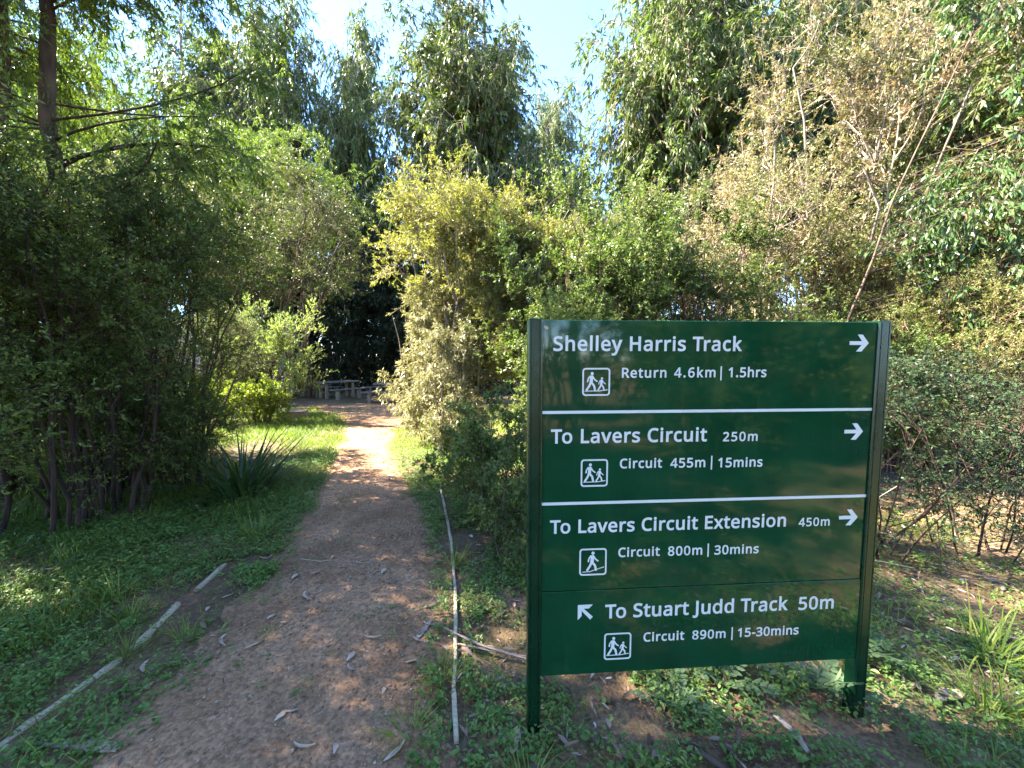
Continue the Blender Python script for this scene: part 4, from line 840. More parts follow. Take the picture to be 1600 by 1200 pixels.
again(gdA, gpt(.2, 6.75), 2.6, .82, "smaller golden green wattle between the tall one and the green shrubs")
def lance(seed, H, R, n=44):
    rs = np.random.RandomState(seed)
    ells = [(0, 0, H * .65, R * .75, R * .7, H * .35), (-.1, 0, H * .35, R, R * .8, H * .3), (0, 0, H * .9, R * .4, R * .4, H * .18)]
    c = ell_pts(rs, ells, n, .45); c[:, 2] = np.maximum(c[:, 2], .18)
    tops = np.stack([rs.randn(12) * R * .45, rs.randn(12) * R * .4, H * rs.uniform(.6, .95, 12)], 1)
    st, sr = stems_from(rs, 12, .25, tops, 7, .15, .014, .005)
    return grow(rs, c, rs.uniform(.25, .42, n), st, sr, nt=12, m=6, k=8, up=.3, outw=.5, leaf=(.085, .018), droop=.2, tl=.45, spread=.55, grav=.25, twig_r=.003)
lanA = plant("lance_leaf_shrub", gpt(-1.4, 7.1), 0, (M['bark_grey'], M['palebamboo']), lance(61, 2.9, .85), "pale straw coloured shrub with narrow leaves at the sunny right edge of the path", "shrub", "pale narrow leafed shrubs below the wattle")
again(lanA, gpt(-1.0, 6.2), 2.1, .72, "lower pale narrow leafed shrub in front of the wattle's stems", "pale narrow leafed shrubs below the wattle")

# ---- green shrubs behind the sign
G_GRN = "leafy green shrubs behind the sign"
grA = plant("green_shrub", gpt(1.1, 6.1), 0, (M['bark_brown'], M['green']), tea(71, 3.95, 1.3, .9, 95, 0, (.046, .019)), "bright green leafy shrub rising behind the left half of the sign", "shrub", G_GRN, s=1.08)
again(grA, gpt(2.8, 6.7), 2.6, 1.08, "green leafy shrub rising behind the middle of the sign", G_GRN)
again(grA, gpt(.85, 5.2), 4.3, .62, "darker green shrub between the wattle and the sign", G_GRN)
again(grA, gpt(1.7, 7.9), 1.2, 1.12, "green shrub standing farther back above the sign's top edge", G_GRN)

# ---- russet tipped tea trees at the right
G_PNK = "russet tipped tea trees at the right"
def russet(seed, H, R):
    rs = np.random.RandomState(seed)
    ells = [(0, 0, H - 1.1, R * .85, R, 1.2), (R * .8, 0, H - 1.9, R * .8, R * .7, 1.1), (-R * .8, -.1, H - 2.3, R * .8, R * .7, 1.2), (0, -.2, H * .36, R * 1.1, R * .7, H * .22)]
    n = 82; c = ell_pts(rs, ells, n, .5)
    ns = 12; a = rs.rand(ns) * 6.28; q = R * .8 * np.sqrt(rs.rand(ns))
    tops = np.stack([np.cos(a) * q, np.sin(a) * q, H - .6 - rs.rand(ns) * 1.4], 1)
    st, sr = stems_from(rs, ns, .4, tops, 9, .2, .035, .008)
    return grow(rs, c, rs.uniform(.30, .60, n), st, sr, nt=13, m=8, k=8, up=.5, outw=.6, leaf=(.044, .015), droop=.0, tl=.4)
MP = (M['bark_grey'], M['pink'])
pkA = plant("russet_shrub", gpt(4.35, 7.0), 0, MP, russet(81, 5.0, 1.35), "russet tipped shrub rising just left of the sign's right post", "tree", G_PNK)
again(pkA, gpt(6.2, 7.4), 2.2, 1.55, "tallest russet tipped tree right of the sign with bare pale stems", G_PNK)
again(pkA, gpt(8.9, 7.6), 4.4, 1.75, "russet tipped tree at the right edge behind the pale leaning trunk", G_PNK)
again(pkA, gpt(3.0, 9.6), 1.0, 1.05, "smaller russet tipped shrub behind the green shrubs", G_PNK)

# ---- right side: leaning pale trunk, olive light-leafed trees and dark low shrubs
def gum(seed, H, R, ells, n, crad, leaf=(.2, .042), r0=.16, nt=11, m=6, k=7, lean=(0, 0), droop=.9, ns=1, K=10, twig_r=.012, rise=.75, limb_r=.3):
    rs = np.random.RandomState(seed)
    c = ell_pts(rs, ells, n, .5)
    tops = np.array([[lean[0] + (rs.randn() * .6 if i else 0), lean[1] + (rs.randn() * .6 if i else 0), H * (1 - .12 * rs.rand() * (i > 0))] for i in range(ns)])
    st, sr = stems_from(rs, ns, .01 if ns == 1 else .3, tops, K, .10, r0, r0 * .18)
    return grow(rs, c, rs.uniform(crad[0], crad[1], n), st, sr, nt=nt, m=m, k=k, up=-.1, outw=.45, droop=droop, tl=.5, leaf=leaf, spread=.38, grav=.9, twig_r=twig_r, rise=rise, limb_r=limb_r, drop=0)
gl = plant("leaning_gum", gpt(4.0, 5.1), 0, (M['bark_brown'], M['shrubby']),
           gum(91, 6.8, 1.4, [(2.6, .4, 3.9, .7, .8, 1.3), (3.0, .5, 5.4, .8, .8, 1.4), (2.9, .2, 6.8, 1.0, .8, .8)], 26, (.35, .6), (.095, .026), .028, 13, 6, 8, (2.7, .3), .5, twig_r=.004, rise=.35, limb_r=.14),
           "young gum with a thin pale trunk leaning right across the upper right corner", "tree", part=("trunk", "crown"))
G_RT = "light green trees at the right edge"
rtA = plant("light_green_tree", gpt(7.2, 6.9), 0, (M['bark_red'], M['ltgreen']), russet(95, 4.2, 1.2), "light olive green tree with reddish trunks right of the sign", "tree", G_RT)
again(rtA, gpt(5.6, 7.0), 2.0, 1.0, "light green tree close behind the sign's right post", G_RT)
again(rtA, gpt(9.3, 9.2), 3.0, 1.25, "light green tree farther back at the right edge", G_RT)
G_LOW = "dark low shrubs at the right of the sign"
def umbrella(seed):
    rs = np.random.RandomState(seed)
    ells = [(0, 0, 1.1, .75, .6, .25), (.3, .1, 1.4, .55, .5, .22), (-.3, 0, .8, .65, .5, .2), (.1, 0, .5, .6, .5, .2)]
    n = 36; c = ell_pts(rs, ells, n, .6)
    ns = 10; tops = np.stack([rs.randn(ns) * .4, rs.randn(ns) * .35, rs.uniform(.9, 1.4, ns)], 1)
    st, sr = stems_from(rs, ns, .25, tops, 7, .10, .009, .003)
    return grow(rs, c, rs.uniform(.2, .34, n), st, sr, nt=9, m=6, k=7, up=.15, outw=.5, leaf=(.028, .011), droop=.1, twig_r=.0026, tl=.5)
loA = plant("low_shrub", gpt(2.95, 3.15), 0, (M['bark_dark'], M['lowshade']), umbrella(101), "dark flat topped shrub with bare stems just right of the sign", "shrub", G_LOW)
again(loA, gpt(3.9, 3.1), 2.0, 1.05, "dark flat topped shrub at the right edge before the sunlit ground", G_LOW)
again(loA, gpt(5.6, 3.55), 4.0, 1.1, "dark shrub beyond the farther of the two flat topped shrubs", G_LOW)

# ---- small leafy bushes left of the sign
G_SM = "small leafy bushes between path and sign"
smA = plant("leafy_bush", gpt(-.28, 3.55), 0, (M['bark_brown'], M['green']), bushy(111, 1.15, .48, 30, (.034, .015), 12, 6, 7, stem=.009, base=.1, crad=(.13, .24)), "rounded small leafed bush left of the sign post, its branches over the edging", "shrub", G_SM)
again(smA, gpt(.0, 2.75), 2.2, .66, "low dark leafy bush directly left of the sign's left post", G_SM)
again(smA, gpt(-.42, 4.5), 4.0, .8, "small leafed bush behind the rounded one, in front of the wattle", G_SM)
again(smA, gpt(.6, 3.9), 1.0, .95, "leafy bush hidden for the most part behind the sign's left edge", G_SM)

# ---- gum trees
ME = (M['bark_grey'], M['euc'])
G_EUC = "tall gum trees behind the clearing"
def biggum(seed, H, R, low, n=150, crad=(1.0, 1.7), leaf=(.27, .062)):
    ells = [(0, 0, H * .84, R * .75, R * .75, H * .15), (0, 0, H * .66, R, R, H * .18), (R * .3, 0, H * .5, R * .9, R * .9, H * .14), (-R * .4, .3, low + H * .12, R * .8, R * .8, H * .12)]
    return gum(seed, H * .96, R, ells, n, crad, leaf, H * .012, 15, 6, 10)
gA = plant("gum_tree", gpt(-3.3, 23), 0, ME, biggum(121, 24, 5.0, 8), "dense round topped gum tree above the wattle at the left of the open sky", "tree", G_EUC, part=("trunk", "crown"))
gB = plant("gum_tree", gpt(8.0, 17), 0, ME, biggum(122, 21, 4.9, 6, 150), "broad drooping gum tree at the right of the open sky", "tree", G_EUC, part=("trunk", "crown"))
sp = [(gA, (-14.0, 24.5), 2.0, (.66, 1.05), "slender gum tree with see through foliage at the left of the tall gums"),
      (gB, (-9.9, 26), 1.0, (.62, 1.15), "tall gum between the see through gum and the dense round topped gum"),
      (gA, (4.1, 40), 3.0, (.85, 1.25), "distant small gum in the gap of open sky"),
      (gB, (7.3, 43), 4.2, (.8, 1.05), "distant hazy gum at the foot of the open sky"),
      (gA, (15.0, 20), 5.0, 1.05, "gum tree with bare trunk behind the russet trees"),
      (gB, (19.0, 18), 2.2, 1.0, "gum tree in the upper right corner behind the leaning trunk"),
      (gB, (13.6, 11.0), 5.3, .62, "glossy green gum hanging into the upper right edge"),
      (gA, (-19.5, 27), 4.0, 1.05, "gum behind the feathery tree in the upper left"),
      (gA, (-2.4, 26.5), 4.0, (.95, 1.0), "gum directly behind the dense round topped gum"),
      (gB, (8.9, 20.5), 3.0, (1.0, 1.05), "gum directly behind the broad drooping gum"),
      (gA, (-27, 24), 1.3, .95, "gum at the far upper left edge")]
for src, (x, y), rz, s, lb in sp: again(src, gpt(x, y), rz, s if isinstance(s, float) else s[0], lb, G_EUC, None if isinstance(s, float) else s[1])

# ---- dark forest behind the picnic tables
G_DK = "dark forest trees behind the picnic tables"
def forest(seed, H=10, R=2.0):
    rs = np.random.RandomState(seed)
    ells = [(0, 0, H * .8, R * .6, R * .6, H * .2), (0, 0, H * .5, R, R, H * .25), (0, 0, H * .27, R * .9, R * .9, H * .14), (0, 0, H * .12, R * .8, R * .8, H * .08)]
    n = 110; c = ell_pts(rs, ells, n, .5)
    tops = np.stack([rs.randn(4) * .5, rs.randn(4) * .5, H * rs.uniform(.8, .97, 4)], 1)
    st, sr = stems_from(rs, 4, .9, tops, 8, .1, .09, .02)
    return grow(rs, c, rs.uniform(.6, 1.0, n), st, sr, nt=10, m=6, k=8, up=.0, outw=.5, droop=.6, leaf=(.14, .04), grav=.5, twig_r=.008, tl=.45)
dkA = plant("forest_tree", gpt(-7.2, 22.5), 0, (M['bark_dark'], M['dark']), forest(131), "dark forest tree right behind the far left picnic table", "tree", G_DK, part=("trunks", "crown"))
dk = [((-5.0, 21.5), 1.0, .95, "dark forest tree between the two picnic tables"), ((-9.8, 21.8), 2.0, 1.0, "dark forest tree behind the silvery shrub"),
      ((-2.6, 20.5), 3.0, .9, "dark forest tree behind the golden wattle"), ((-12.5, 23.5), 4.0, 1.1, "dark forest tree behind the pale shelter"),
      ((-15.5, 21), 5.0, 1.05, "dark forest tree behind the left thicket beside the shelter"), ((-.2, 19.5), .6, .8, "dark forest tree behind the darker green shrub"),
      ((-6.1, 26), 1.6, 1.2, "tall dark forest tree deeper behind the picnic tables"), ((2.6, 19), 2.6, .85, "dark forest tree behind the bright green shrub"),
      ((5.6, 18.5), 3.5, .9, "dark forest tree behind the middle of the sign"), ((-11.2, 16.2), .9, .8, "dark tree shading the ground left of the picnic tables"),
      ((9.5, 16), 4.4, .8, "dark forest tree behind the tallest russet tree"), ((13, 14.5), 5.2, .85, "dark forest tree behind the right edge thicket"),
      ((-19.5, 19), 2.9, 1.0, "dark forest tree at the far left behind the thicket"), ((-15.0, 15.5), 3.9, .85, "dark tree seen between stems of the left thicket"),
      ((17, 15), 1.1, .9, "dark forest tree at the far right edge"), ((-8.4, 28), 2.2, 1.2, "dark forest tree deepest behind the far left picnic table"),
      ((-4.2, 27), 4.2, 1.15, "dark forest tree deepest behind the half hidden picnic table"), ((-10.8, 27.5), 5.4, 1.2, "dark forest tree deepest behind the silvery shrub"), ((-14.5, 27), .3, 1.2, "dark forest tree deepest behind the pale shelter"),
      ((-1.0, 25), 3.1, 1.1, "dark forest tree deepest behind the golden wattle")]
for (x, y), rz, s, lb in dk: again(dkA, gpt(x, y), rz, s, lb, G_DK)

# ---- feathery trees in the upper left
G_WT = "feathery trees in the upper left"
def wattle(seed, H, R, n=75, low=.5):
    rs = np.random.RandomState(seed)
    ells = [(0, 0, H * .82, R, R, H * .17), (R * .7, -.2, H * .68, R * .8, R * .7, H * .12), (-R * .6, .2, H * .7, R * .8, R * .7, H * .12), (R * .9, -.1, H * low, R * .6, R * .6, H * .08), (-R * .6, -.3, H * low, R * .5, R * .5, H * .07)]
    c = ell_pts(rs, ells, n, .55)
    tops = np.array([[.15, .1, H * .95]])
    st, sr = stems_from(rs, 1, .01, tops, 9, .08, .155, .03)
    return grow(rs, c, rs.uniform(.45, .8, n), st, sr, nt=12, m=8, k=9, up=-.1, outw=.5, droop=.5, leaf=(.075, .017), grav=.45, spread=.4, twig_r=.005, tl=.42, rise=.1, limb_r=.2)
wA = plant("feathery_tree", gpt(-5.25, 4.6), 0, (M['bark_wattle'], M['wattle']), wattle(141, 12.0, 2.6, 110, .45), "feathery tree with a thick straight brown trunk in the upper left", "tree", G_WT, part=("trunk", "crown"))
wA.scale = (.82, .82, .74)
again(wA, gpt(-5.6, 4.15), 2.0, .62, "feathery tree with a leaning dark trunk at the left edge", G_WT)
again(wA, gpt(-9.3, 17.5), 3.6, 1.0, "sunlit feathery tree glowing lime behind the thick brown trunk", G_WT)
again(wA, gpt(-17.5, 17.5), 5.0, 1.15, "feathery tree far behind at the left edge", G_WT)
again(wA, gpt(-7.2, 2.7), 1.9, .72, "feathery tree just out of view to the left of the thicket, shading the weeds", G_WT)
again(teaB, gpt(-4.4, 1.75), 3.0, 1.0, "dark tea tree just out of view beside the left edge, shading the gravel", G_TEA)
again(wA, gpt(-6.0, -2.2), 3.9, .75, "feathery tree behind the viewer's left shoulder, shading the ground mirrored in the sign", G_WT)
again(grA, gpt(3.6, -2.6), 1.9, .8, "green shrub behind the viewer mirrored in the middle of the sign", G_GRN)
again(grA, gpt(5.9, -3.0), 3.1, .9, "green shrub behind the viewer mirrored at the sign's right side", G_GRN)
again(grA, gpt(5.6, 5.6), 1.4, .58, "dark green undergrowth shrub right of the sign beyond the sunlit litter", G_GRN)
again(grA, gpt(7.3, 5.5), 3.4, .62, "dark green undergrowth shrub near the right edge beyond the sunlit litter", G_GRN)
again(grA, gpt(4.3, 5.9), 5.4, .60, "dark green undergrowth shrub showing beside the sign's right post", G_GRN)
again(rtA, gpt(8.9, 6.3), .5, 1.15, "light green tree at the right edge nearest the leaning gum", G_RT)
again(gA, gpt(8.2, 6.5), 2.7, .34, "small gum with a thin reddish trunk near the right edge", G_EUC)
again(gA, gpt(-8.5, .5), 1.4, .55, "gum just out of view to the left, shading the near end of the path", G_EUC)
again(rtA, gpt(6.2, 5.5), 4.5, .72, "light green shrub between the sunlit litter and the russet trees right of the sign", G_RT)
# trees behind the camera: they stand mirrored in the glossy sign
again(wA, gpt(-13.2, 17.0), 1.2, 1.05, "sunlit feathery tree between the thick brown trunk and the see through gum", G_WT)
rvA = again(pkA, gpt(1.9, -4.6), 3.0, 1.0, "russet tipped shrub behind the viewer mirrored in the sign", G_PNK)
again(rtA, gpt(4.4, -4.4), 1.0, 1.1, "light green tree behind the viewer mirrored in the sign", G_RT)
again(gB, gpt(3.2, -7.5), 1.0, .75, "gum tree behind the viewer with its trunk mirrored in the sign", G_EUC)
again(rtA, gpt(6.4, -4.0), 1.7, 1.0, "light green tree behind the viewer mirrored by the sign's upper right arrow", G_RT)
again(rtA, gpt(9.0, -5.6), 2.7, 1.2, "light green tree farther behind the viewer mirrored by the sign's right edge", G_RT)
again(gA, gpt(8.5, -8.5), 2.0, .85, "gum tree behind the viewer mirrored in the sign's upper right", G_EUC)
again(dkA, gpt(5.8, -7.2), 2.2, 1.0, "dark tree behind the viewer mirrored in the sign's right half", G_DK)
again(dkA, gpt(-1.5, -7), 1.0, .9, "dark tree behind the viewer mirrored in the sign's left half", G_DK)

# ------------------------------------------------------------------ strap plants, tufts, thistles
def strap(seed, n, L, W, lean=(.1, .9), droop=(.4, 1.5), r=.14):
    rs = np.random.RandomState(seed); m = MB()
    a = rs.rand(n) * 6.28; q = r * np.sqrt(rs.rand(n))
    b = np.stack([np.cos(a) * q, np.sin(a) * q, np.full(n, -.02)], 1)
    m.blades(b, a + rs.randn(n) * .6, rs.uniform(L * .55, L * 1.1, n), rs.uniform(W * .7, W * 1.2, n), rs.uniform(*lean, n), rs.uniform(*droop, n), np.clip(rs.rand(n) ** 1.6, 0, 1), 8, .4)
    return m
o = strap(201, 150, .95, .028, r=.24).build("strap_leaf_plant", M['strap']); o.location = gpt(-3.0, 4.15); stA = o
tag(o, "large dark clump of arching strap leaves beside the left thicket", "plant", "strap leaved clumps")
o = strap(202, 40, .75, .030, (.0, .4), (.2, .9), .14).build("strap_leaf_plant", M['grass']); o.location = gpt(-1.15, 6.1)
tag(o, "sunlit yellow green strap leaved clump under the pale narrow leafed shrub", "plant", "strap leaved clumps")
o = stA.copy(); COL.objects.link(o); o.location = gpt(.12, 3.3); o.rotation_euler = (0, 0, 2); o.scale = (.8, .8, .85)
tag(o, "strap leaved clump behind the low bush at the sign's left post", "plant", "strap leaved clumps")
G_TUFT = "tufts of grass along the path and round the sign"
tf = [strap(210 + i, 70, .20 + .04 * i, .0055, (.1, 1.1), (.3, 1.3), .05).build("grass_tuft", M['grass']) for i in range(3)]
spots = [((-.43, 2.72), 1.15, "bright grass tuft growing against the narrow edging on the right of the path"), ((-.33, 1.75), .8, "grass tuft inside the nearest right edging board"),
         ((-.42, 1.45), .7, "thin grass tuft on the gravel beside the nearest right edging board"), ((.05, 1.25), 1.0, "bright grass tuft at the bottom edge left of the sign"),
         ((-1.98, 1.87), .7, "grass tuft over the joint between the two pale left edging boards"), ((-1.78, 1.98), .6, "small grass tuft on the gravel just right of the left edging"),
         ((-2.55, 2.35), 1.2, "grass tuft among weeds left of the edging"), ((-2.2, 3.2), 1.3, "grass tuft with long blades at the weedy left edge of the path"),
         ((-2.75, 1.75), 1.1, "grass tuft left of the long pale edging board"), ((-2.25, 2.15), .9, "grass tuft pressed against the outer side of the left edging"),
         ((2.15, 1.62), 1.25, "large grass tuft to the lower right of the sign"), ((2.55, 1.95), 1.5, "long bladed grass tuft at the right edge of the picture"),
         ((1.95, 2.15), 1.1, "grass tuft behind the sign's right post"), ((-1.35, 2.0), .45, "tiny grass tuft in the middle of the gravel"),
         ((-1.75, 2.6), .6, "small grass tuft at the mossy left side of the gravel"), ((-.95, 4.6), 1.0, "sunlit grass tuft at the right path edge"), ((1.2, 1.2), .6, "thin pale grass tuft at the bottom below the sign")]
for k, ((x, y), s, lb) in enumerate(spots):
    o = tf[k] if k < 3 else tf[k % 3].copy()
    if k >= 3: COL.objects.link(o)
    o.location = gpt(x, y); o.rotation_euler = (0, 0, k * 1.7); o.scale = (s, s, s)
    tag(o, lb, "grass tuft", G_TUFT)
def thistle(seed, n=11, L=.30):
    rs = np.random.RandomState(seed); m = MB()
    for i in range(n):
        az = i * 2.4 + rs.randn() * .2; ln = L * rs.uniform(.6, 1.1); K = 9
        lean = rs.uniform(.5, 1.15); dr = rs.uniform(.2, .7)
        t = np.linspace(0, 1, K); ang = lean + dr * t
        hx = np.concatenate([[0], np.cumsum(np.sin(ang[1:]) * ln / K)]); hz = np.concatenate([[0], np.cumsum(np.cos(ang[1:]) * ln / K)])
        C = np.stack([hx * math.cos(az), hx * math.sin(az), hz], 1)
        d = nrm(np.gradient(C, axis=0)); sd = np.array([-math.sin(az), math.cos(az), 0])
        wv = ln * .16 * np.sin(np.clip(t * .9 + .12, 0, 1) * math.pi)
        for s in (-1, 1):
            b = C[1:]; dd = nrm(d[1:] * .55 + s * sd * .8 + rs.randn(K - 1, 3) * .12)
            m.leaves(b, dd, nrm(np.cross(dd, np.cross(sd, d[1:]))), wv[1:] * 1.6, ln * .085, rs.rand(K - 1), .1, 'leaf')
        m.tubes(C[None], np.full((1, K), .003) * (1 - t * .7), 4, .7)
    return m
thA = thistle(221).build("thistle", M['thistle']); thA.location = gpt(1.45, 1.72)
tag(thA, "grey green thistle rosette at the foot of the sign's right post", "plant", "thistle rosettes by the sign")
for (x, y), s, lb in [((1.02, 1.75), .9, "thistle rosette under the middle of the sign's lower edge"), ((.72, 1.62), .7, "small thistle rosette under the sign left of centre"), ((1.85, 1.95), 1.0, "thistle rosette right of the sign's right post")]:
    o = thA.copy(); COL.objects.link(o); o.location = gpt(x, y); o.scale = (s,) * 3; o.rotation_euler = (0, 0, x * 9); tag(o, lb, "plant", "thistle rosettes by the sign")

# ------------------------------------------------------------------ ground cover nobody could count
rs = np.random.RandomState(301)
def scatter(n, x0, x1, y0, y1, keep):
    x = rs.uniform(x0, x1, n); y = rs.uniform(y0, y1, n)
    k = rs.rand(n) < keep(x, y)
    return x[k], y[k]
def pathness(x, y):
    """1 in the trodden middle, 0 outside"""
    s = np.abs(x - path_c(y)) / path_w(y) + .55 * (fbm(x * 1.7, y * 1.7, 31, 4) - .5)
    return np.clip((1.0 - s) / .25, 0, 1)
def weedmask(x, y):
    left = (x < path_c(y)) & (y < 6.5)
    dens = np.clip((fbm(x * 1.3, y * 1.3, 41, 4) - .16) * 4, 0, 1)
    inb = np.clip((fbm(x * 4, y * 4, 43, 3) - .3) * 3, 0, 1)
    shade = np.where((x < -3.3) & (y > 3.5), .18, 1.0)
    l = np.where(left, dens * (.5 + .5 * inb) * shade, 0)
    r = np.where((x > path_c(y) + .5 * path_w(y)), np.clip((fbm(x * 2.6, y * 2.6, 45, 4) - .36) * 5, 0, 1) * np.where(x < .1, .7, .95) * np.where(x > 1.75, np.where(y > 2.2, .25, .5), 1) * np.where((x > 2.6) & (y > 3.0), .15, 1), 0)
    bd = ((np.abs(x + 2.02 + .06 * (y - 1.9)) < .07) & (y < 2.8)) | (np.abs(x - np.interp(y, [1.42, 1.67, 2.0, 2.46, 3.07, 4.17], [-.22, -.27, -.31, -.38, -.5, -.78])) < .05)
    bd = bd | ((x > -2.05) & (x < path_c(y)) & (y < 2.9) & (fbm(x * 2.1, y * 2.1, 49, 3) < .6))
    return np.maximum(l, r) * (1 - pathness(x, y)) * np.where(bd, .08, 1) + .03 * (fbm(x * 3, y * 3, 47, 3) > .62)
# small broad leaves: every sprig has several leaves on a short stem
x, y = scatter(330000, -6.5, 5.0, -3.6, 7.0, lambda x, y: weedmask(x, y) * np.where(y < .9, .5 * (x > -1), np.clip(4.5 / (np.abs(y) + 1.2), .3, 1)))
m = MB(); n = len(x); h = rs.uniform(.015, .11, n) * np.clip(fbm(x * 1.5, y * 1.5, 51, 3) * 1.8, .4, 1.3)
B = np.stack([x, y, gz(x, y)], 1)
kk = 5; I = np.repeat(np.arange(n), kk)
az = rs.rand(n * kk) * 6.28; el = rs.uniform(-.15, .8, n * kk)
d = np.stack([np.cos(az) * np.cos(el), np.sin(az) * np.cos(el), np.sin(el)], 1)
b = B[I] + np.array([0, 0, 1]) * (h[I] * rs.uniform(.35, 1, n * kk))[:, None] + rs.randn(n * kk, 3) * [.012, .012, .002]
sd = nrm(np.cross(d, np.array([0, 0, 1.0])) + rs.randn(n * kk, 3) * .25)
L = rs.uniform(.010, .027, n * kk) * (1 + .5 * (rs.rand(n)[I] > .85))
m.leaves(b, d, sd, L, L * rs.uniform(.42, .62, n * kk), np.clip(.6 * rs.rand(n * kk) + .4 * rs.rand(n)[I], 0, 1), .15, 'leaf')
tag(m.build("ground_cover", M['weed']), "low green weeds covering the verges of the path", "weeds", kind="stuff")
# grass
def grassmask(x, y):
    clear = np.clip((y - 4.2) / 1.2, 0, 1) * np.clip((14 - y) / 3, 0, 1) * (x > -9) * (x < .8)
    worn = 1 - .93 * pathness(x, y)
    near_ = (y < 5) * (.9 * (x < path_c(y)) * np.clip((fbm(x * 1.9, y * 1.9, 61, 3) - .36) * 5, 0, 1) + .3 * (x > .9) * np.clip((fbm(x * 2.2, y * 2.2, 63, 3) - .45) * 5, 0, 1))
    near_ = near_ * np.where((x > -2.12) & (x < path_c(y)) & (y < 2.9), .12, 1)
    return np.maximum(clear * np.clip((fbm(x * 1.2, y * 1.2, 65, 4) - .28) * 4, 0, 1), near_) * worn
x, y = scatter(420000, -9, 4.2, 1.0, 14, lambda x, y: grassmask(x, y) * np.where(y > 9, .6, 1))
n = len(x); m = MB()
m.blades(np.stack([x, y, gz(x, y) - .005], 1), rs.rand(n) * 6.28, rs.uniform(.05, .13, n) * np.clip(fbm(x * 1.1, y * 1.1, 67, 3) * 2, .5, 1.5), rs.uniform(.004, .008, n) * np.clip(y / 6, 1, 2), rs.uniform(0, .7, n), rs.uniform(.2, 1.3, n), np.clip(rs.rand(n) * .7 + .5 * (fbm(x, y, 69, 2) - .3), 0, 1), 3)
tag(m.build("grass", M['grass']), "short grass on the clearing and the verges", "grass", kind="stuff")
# leaf litter
def littermask(x, y):
    rt = (x > .1) * np.clip((fbm(x * 1.6, y * 1.6, 81, 3) - .25) * 3, .2, 1) * np.where(y < 6.5, 1.0, .3) * np.where((x > 2.4) & (y > 2.8), 2.2, 1)
    lt = (x < -3.2) * np.where(y > 2.8, .7, .15)
    mid = np.where((x > -.35) & (x < .1), .5, 0)
    sp_ = np.abs(x - path_c(y)) / path_w(y)
    pa = .09 * (sp_ < 1.15) + .22 * ((sp_ > .62) & (sp_ < 1.15)) * (fbm(x * 4, y * 4, 83, 3) > .5)
    return np.maximum.reduce([rt, lt, mid, pa + 0 * x])
x, y = scatter(62000, -7, 8, -3.5, 8.5, lambda x, y: littermask(x, y) * np.where((x > 2.4) & (y > 2.8), .85, np.clip(3.5 / (np.abs(y) + .5), .25, 1)) * np.where(y < .9, .5, 1))
n = len(x); m = MB()
az = rs.rand(n) * 6.28; el = rs.randn(n) * .18
d = np.stack([np.cos(az) * np.cos(el), np.sin(az) * np.cos(el), np.sin(el)], 1)
sd = nrm(np.cross(d, np.array([0, 0, 1.0])) + rs.randn(n, 3) * .3)
L = rs.uniform(.018, .08, n) * np.where(np.abs(x - path_c(y)) < path_w(y), .55, 1)
m.leaves(np.stack([x, y, gz(x, y) + rs.uniform(.006, .03, n)], 1), d, sd, L, L * rs.uniform(.14, .34, n), rs.rand(n) ** 1.2, .05, 'leaf')
tag(m.build("leaf_litter", M['litter']), "dry brown leaf litter under the shrubs and round the sign", "leaf litter", kind="stuff")
# gravel
def pathz(x, y):
    S = (x - path_c(y)) / path_w(y)
    e = np.abs(S) + .55 * (fbm(x * 1.7, y * 1.7, 31, 4) - .5) + .25 * (fbm(x * 8, y * 8, 33, 3) - .5)
    return np.maximum(gz(x, y) + .020 - .075 * np.clip(e - .72, 0, 1), gz(x, y))
x, y = scatter(24000, -2.3, .3, .95, 6.0, lambda x, y: (.12 + .88 * pathness(x, y)) * np.clip(2.6 / (y + .4), .2, 1) * np.clip(fbm(x * 3, y * 3, 91, 3) * 1.6, .2, 1))
x2, y2 = scatter(900, .1, 1.2, 1.0, 1.45, lambda x, y: .8 + 0 * x)
x = np.concatenate([x, x2]); y = np.concatenate([y, y2])
n = len(x)
octv = np.array([[1, 0, 0], [0, 1, 0], [-1, 0, 0], [0, -1, 0], [0, 0, .7], [0, 0, -.6]])
sz = .0022 + .0085 * rs.rand(n) ** 3.5
V = octv[None] * sz[:, None, None] * rs.uniform(.6, 1.35, (n, 6, 1))
a = rs.rand(n) * 6.28
V = np.stack([V[..., 0] * np.cos(a)[:, None] - V[..., 1] * np.sin(a)[:, None], V[..., 0] * np.sin(a)[:, None] + V[..., 1] * np.cos(a)[:, None], V[..., 2]], -1)
V = V + np.stack([x, y, pathz(x, y) + sz * .3], 1)[:, None]
tri = np.array([[0, 1, 4], [1, 2, 4], [2, 3, 4], [3, 0, 4], [1, 0, 5], [2, 1, 5], [3, 2, 5], [0, 3, 5]])
m = MB(); m.add(V, None, None, (np.arange(n)[:, None, None] * 6 + tri[None]).reshape(-1, 3), np.repeat(rs.rand(n), 8))
tag(m.build("gravel", M['stone'], smooth=True), "small brown stones scattered over the path", "gravel", kind="stuff")

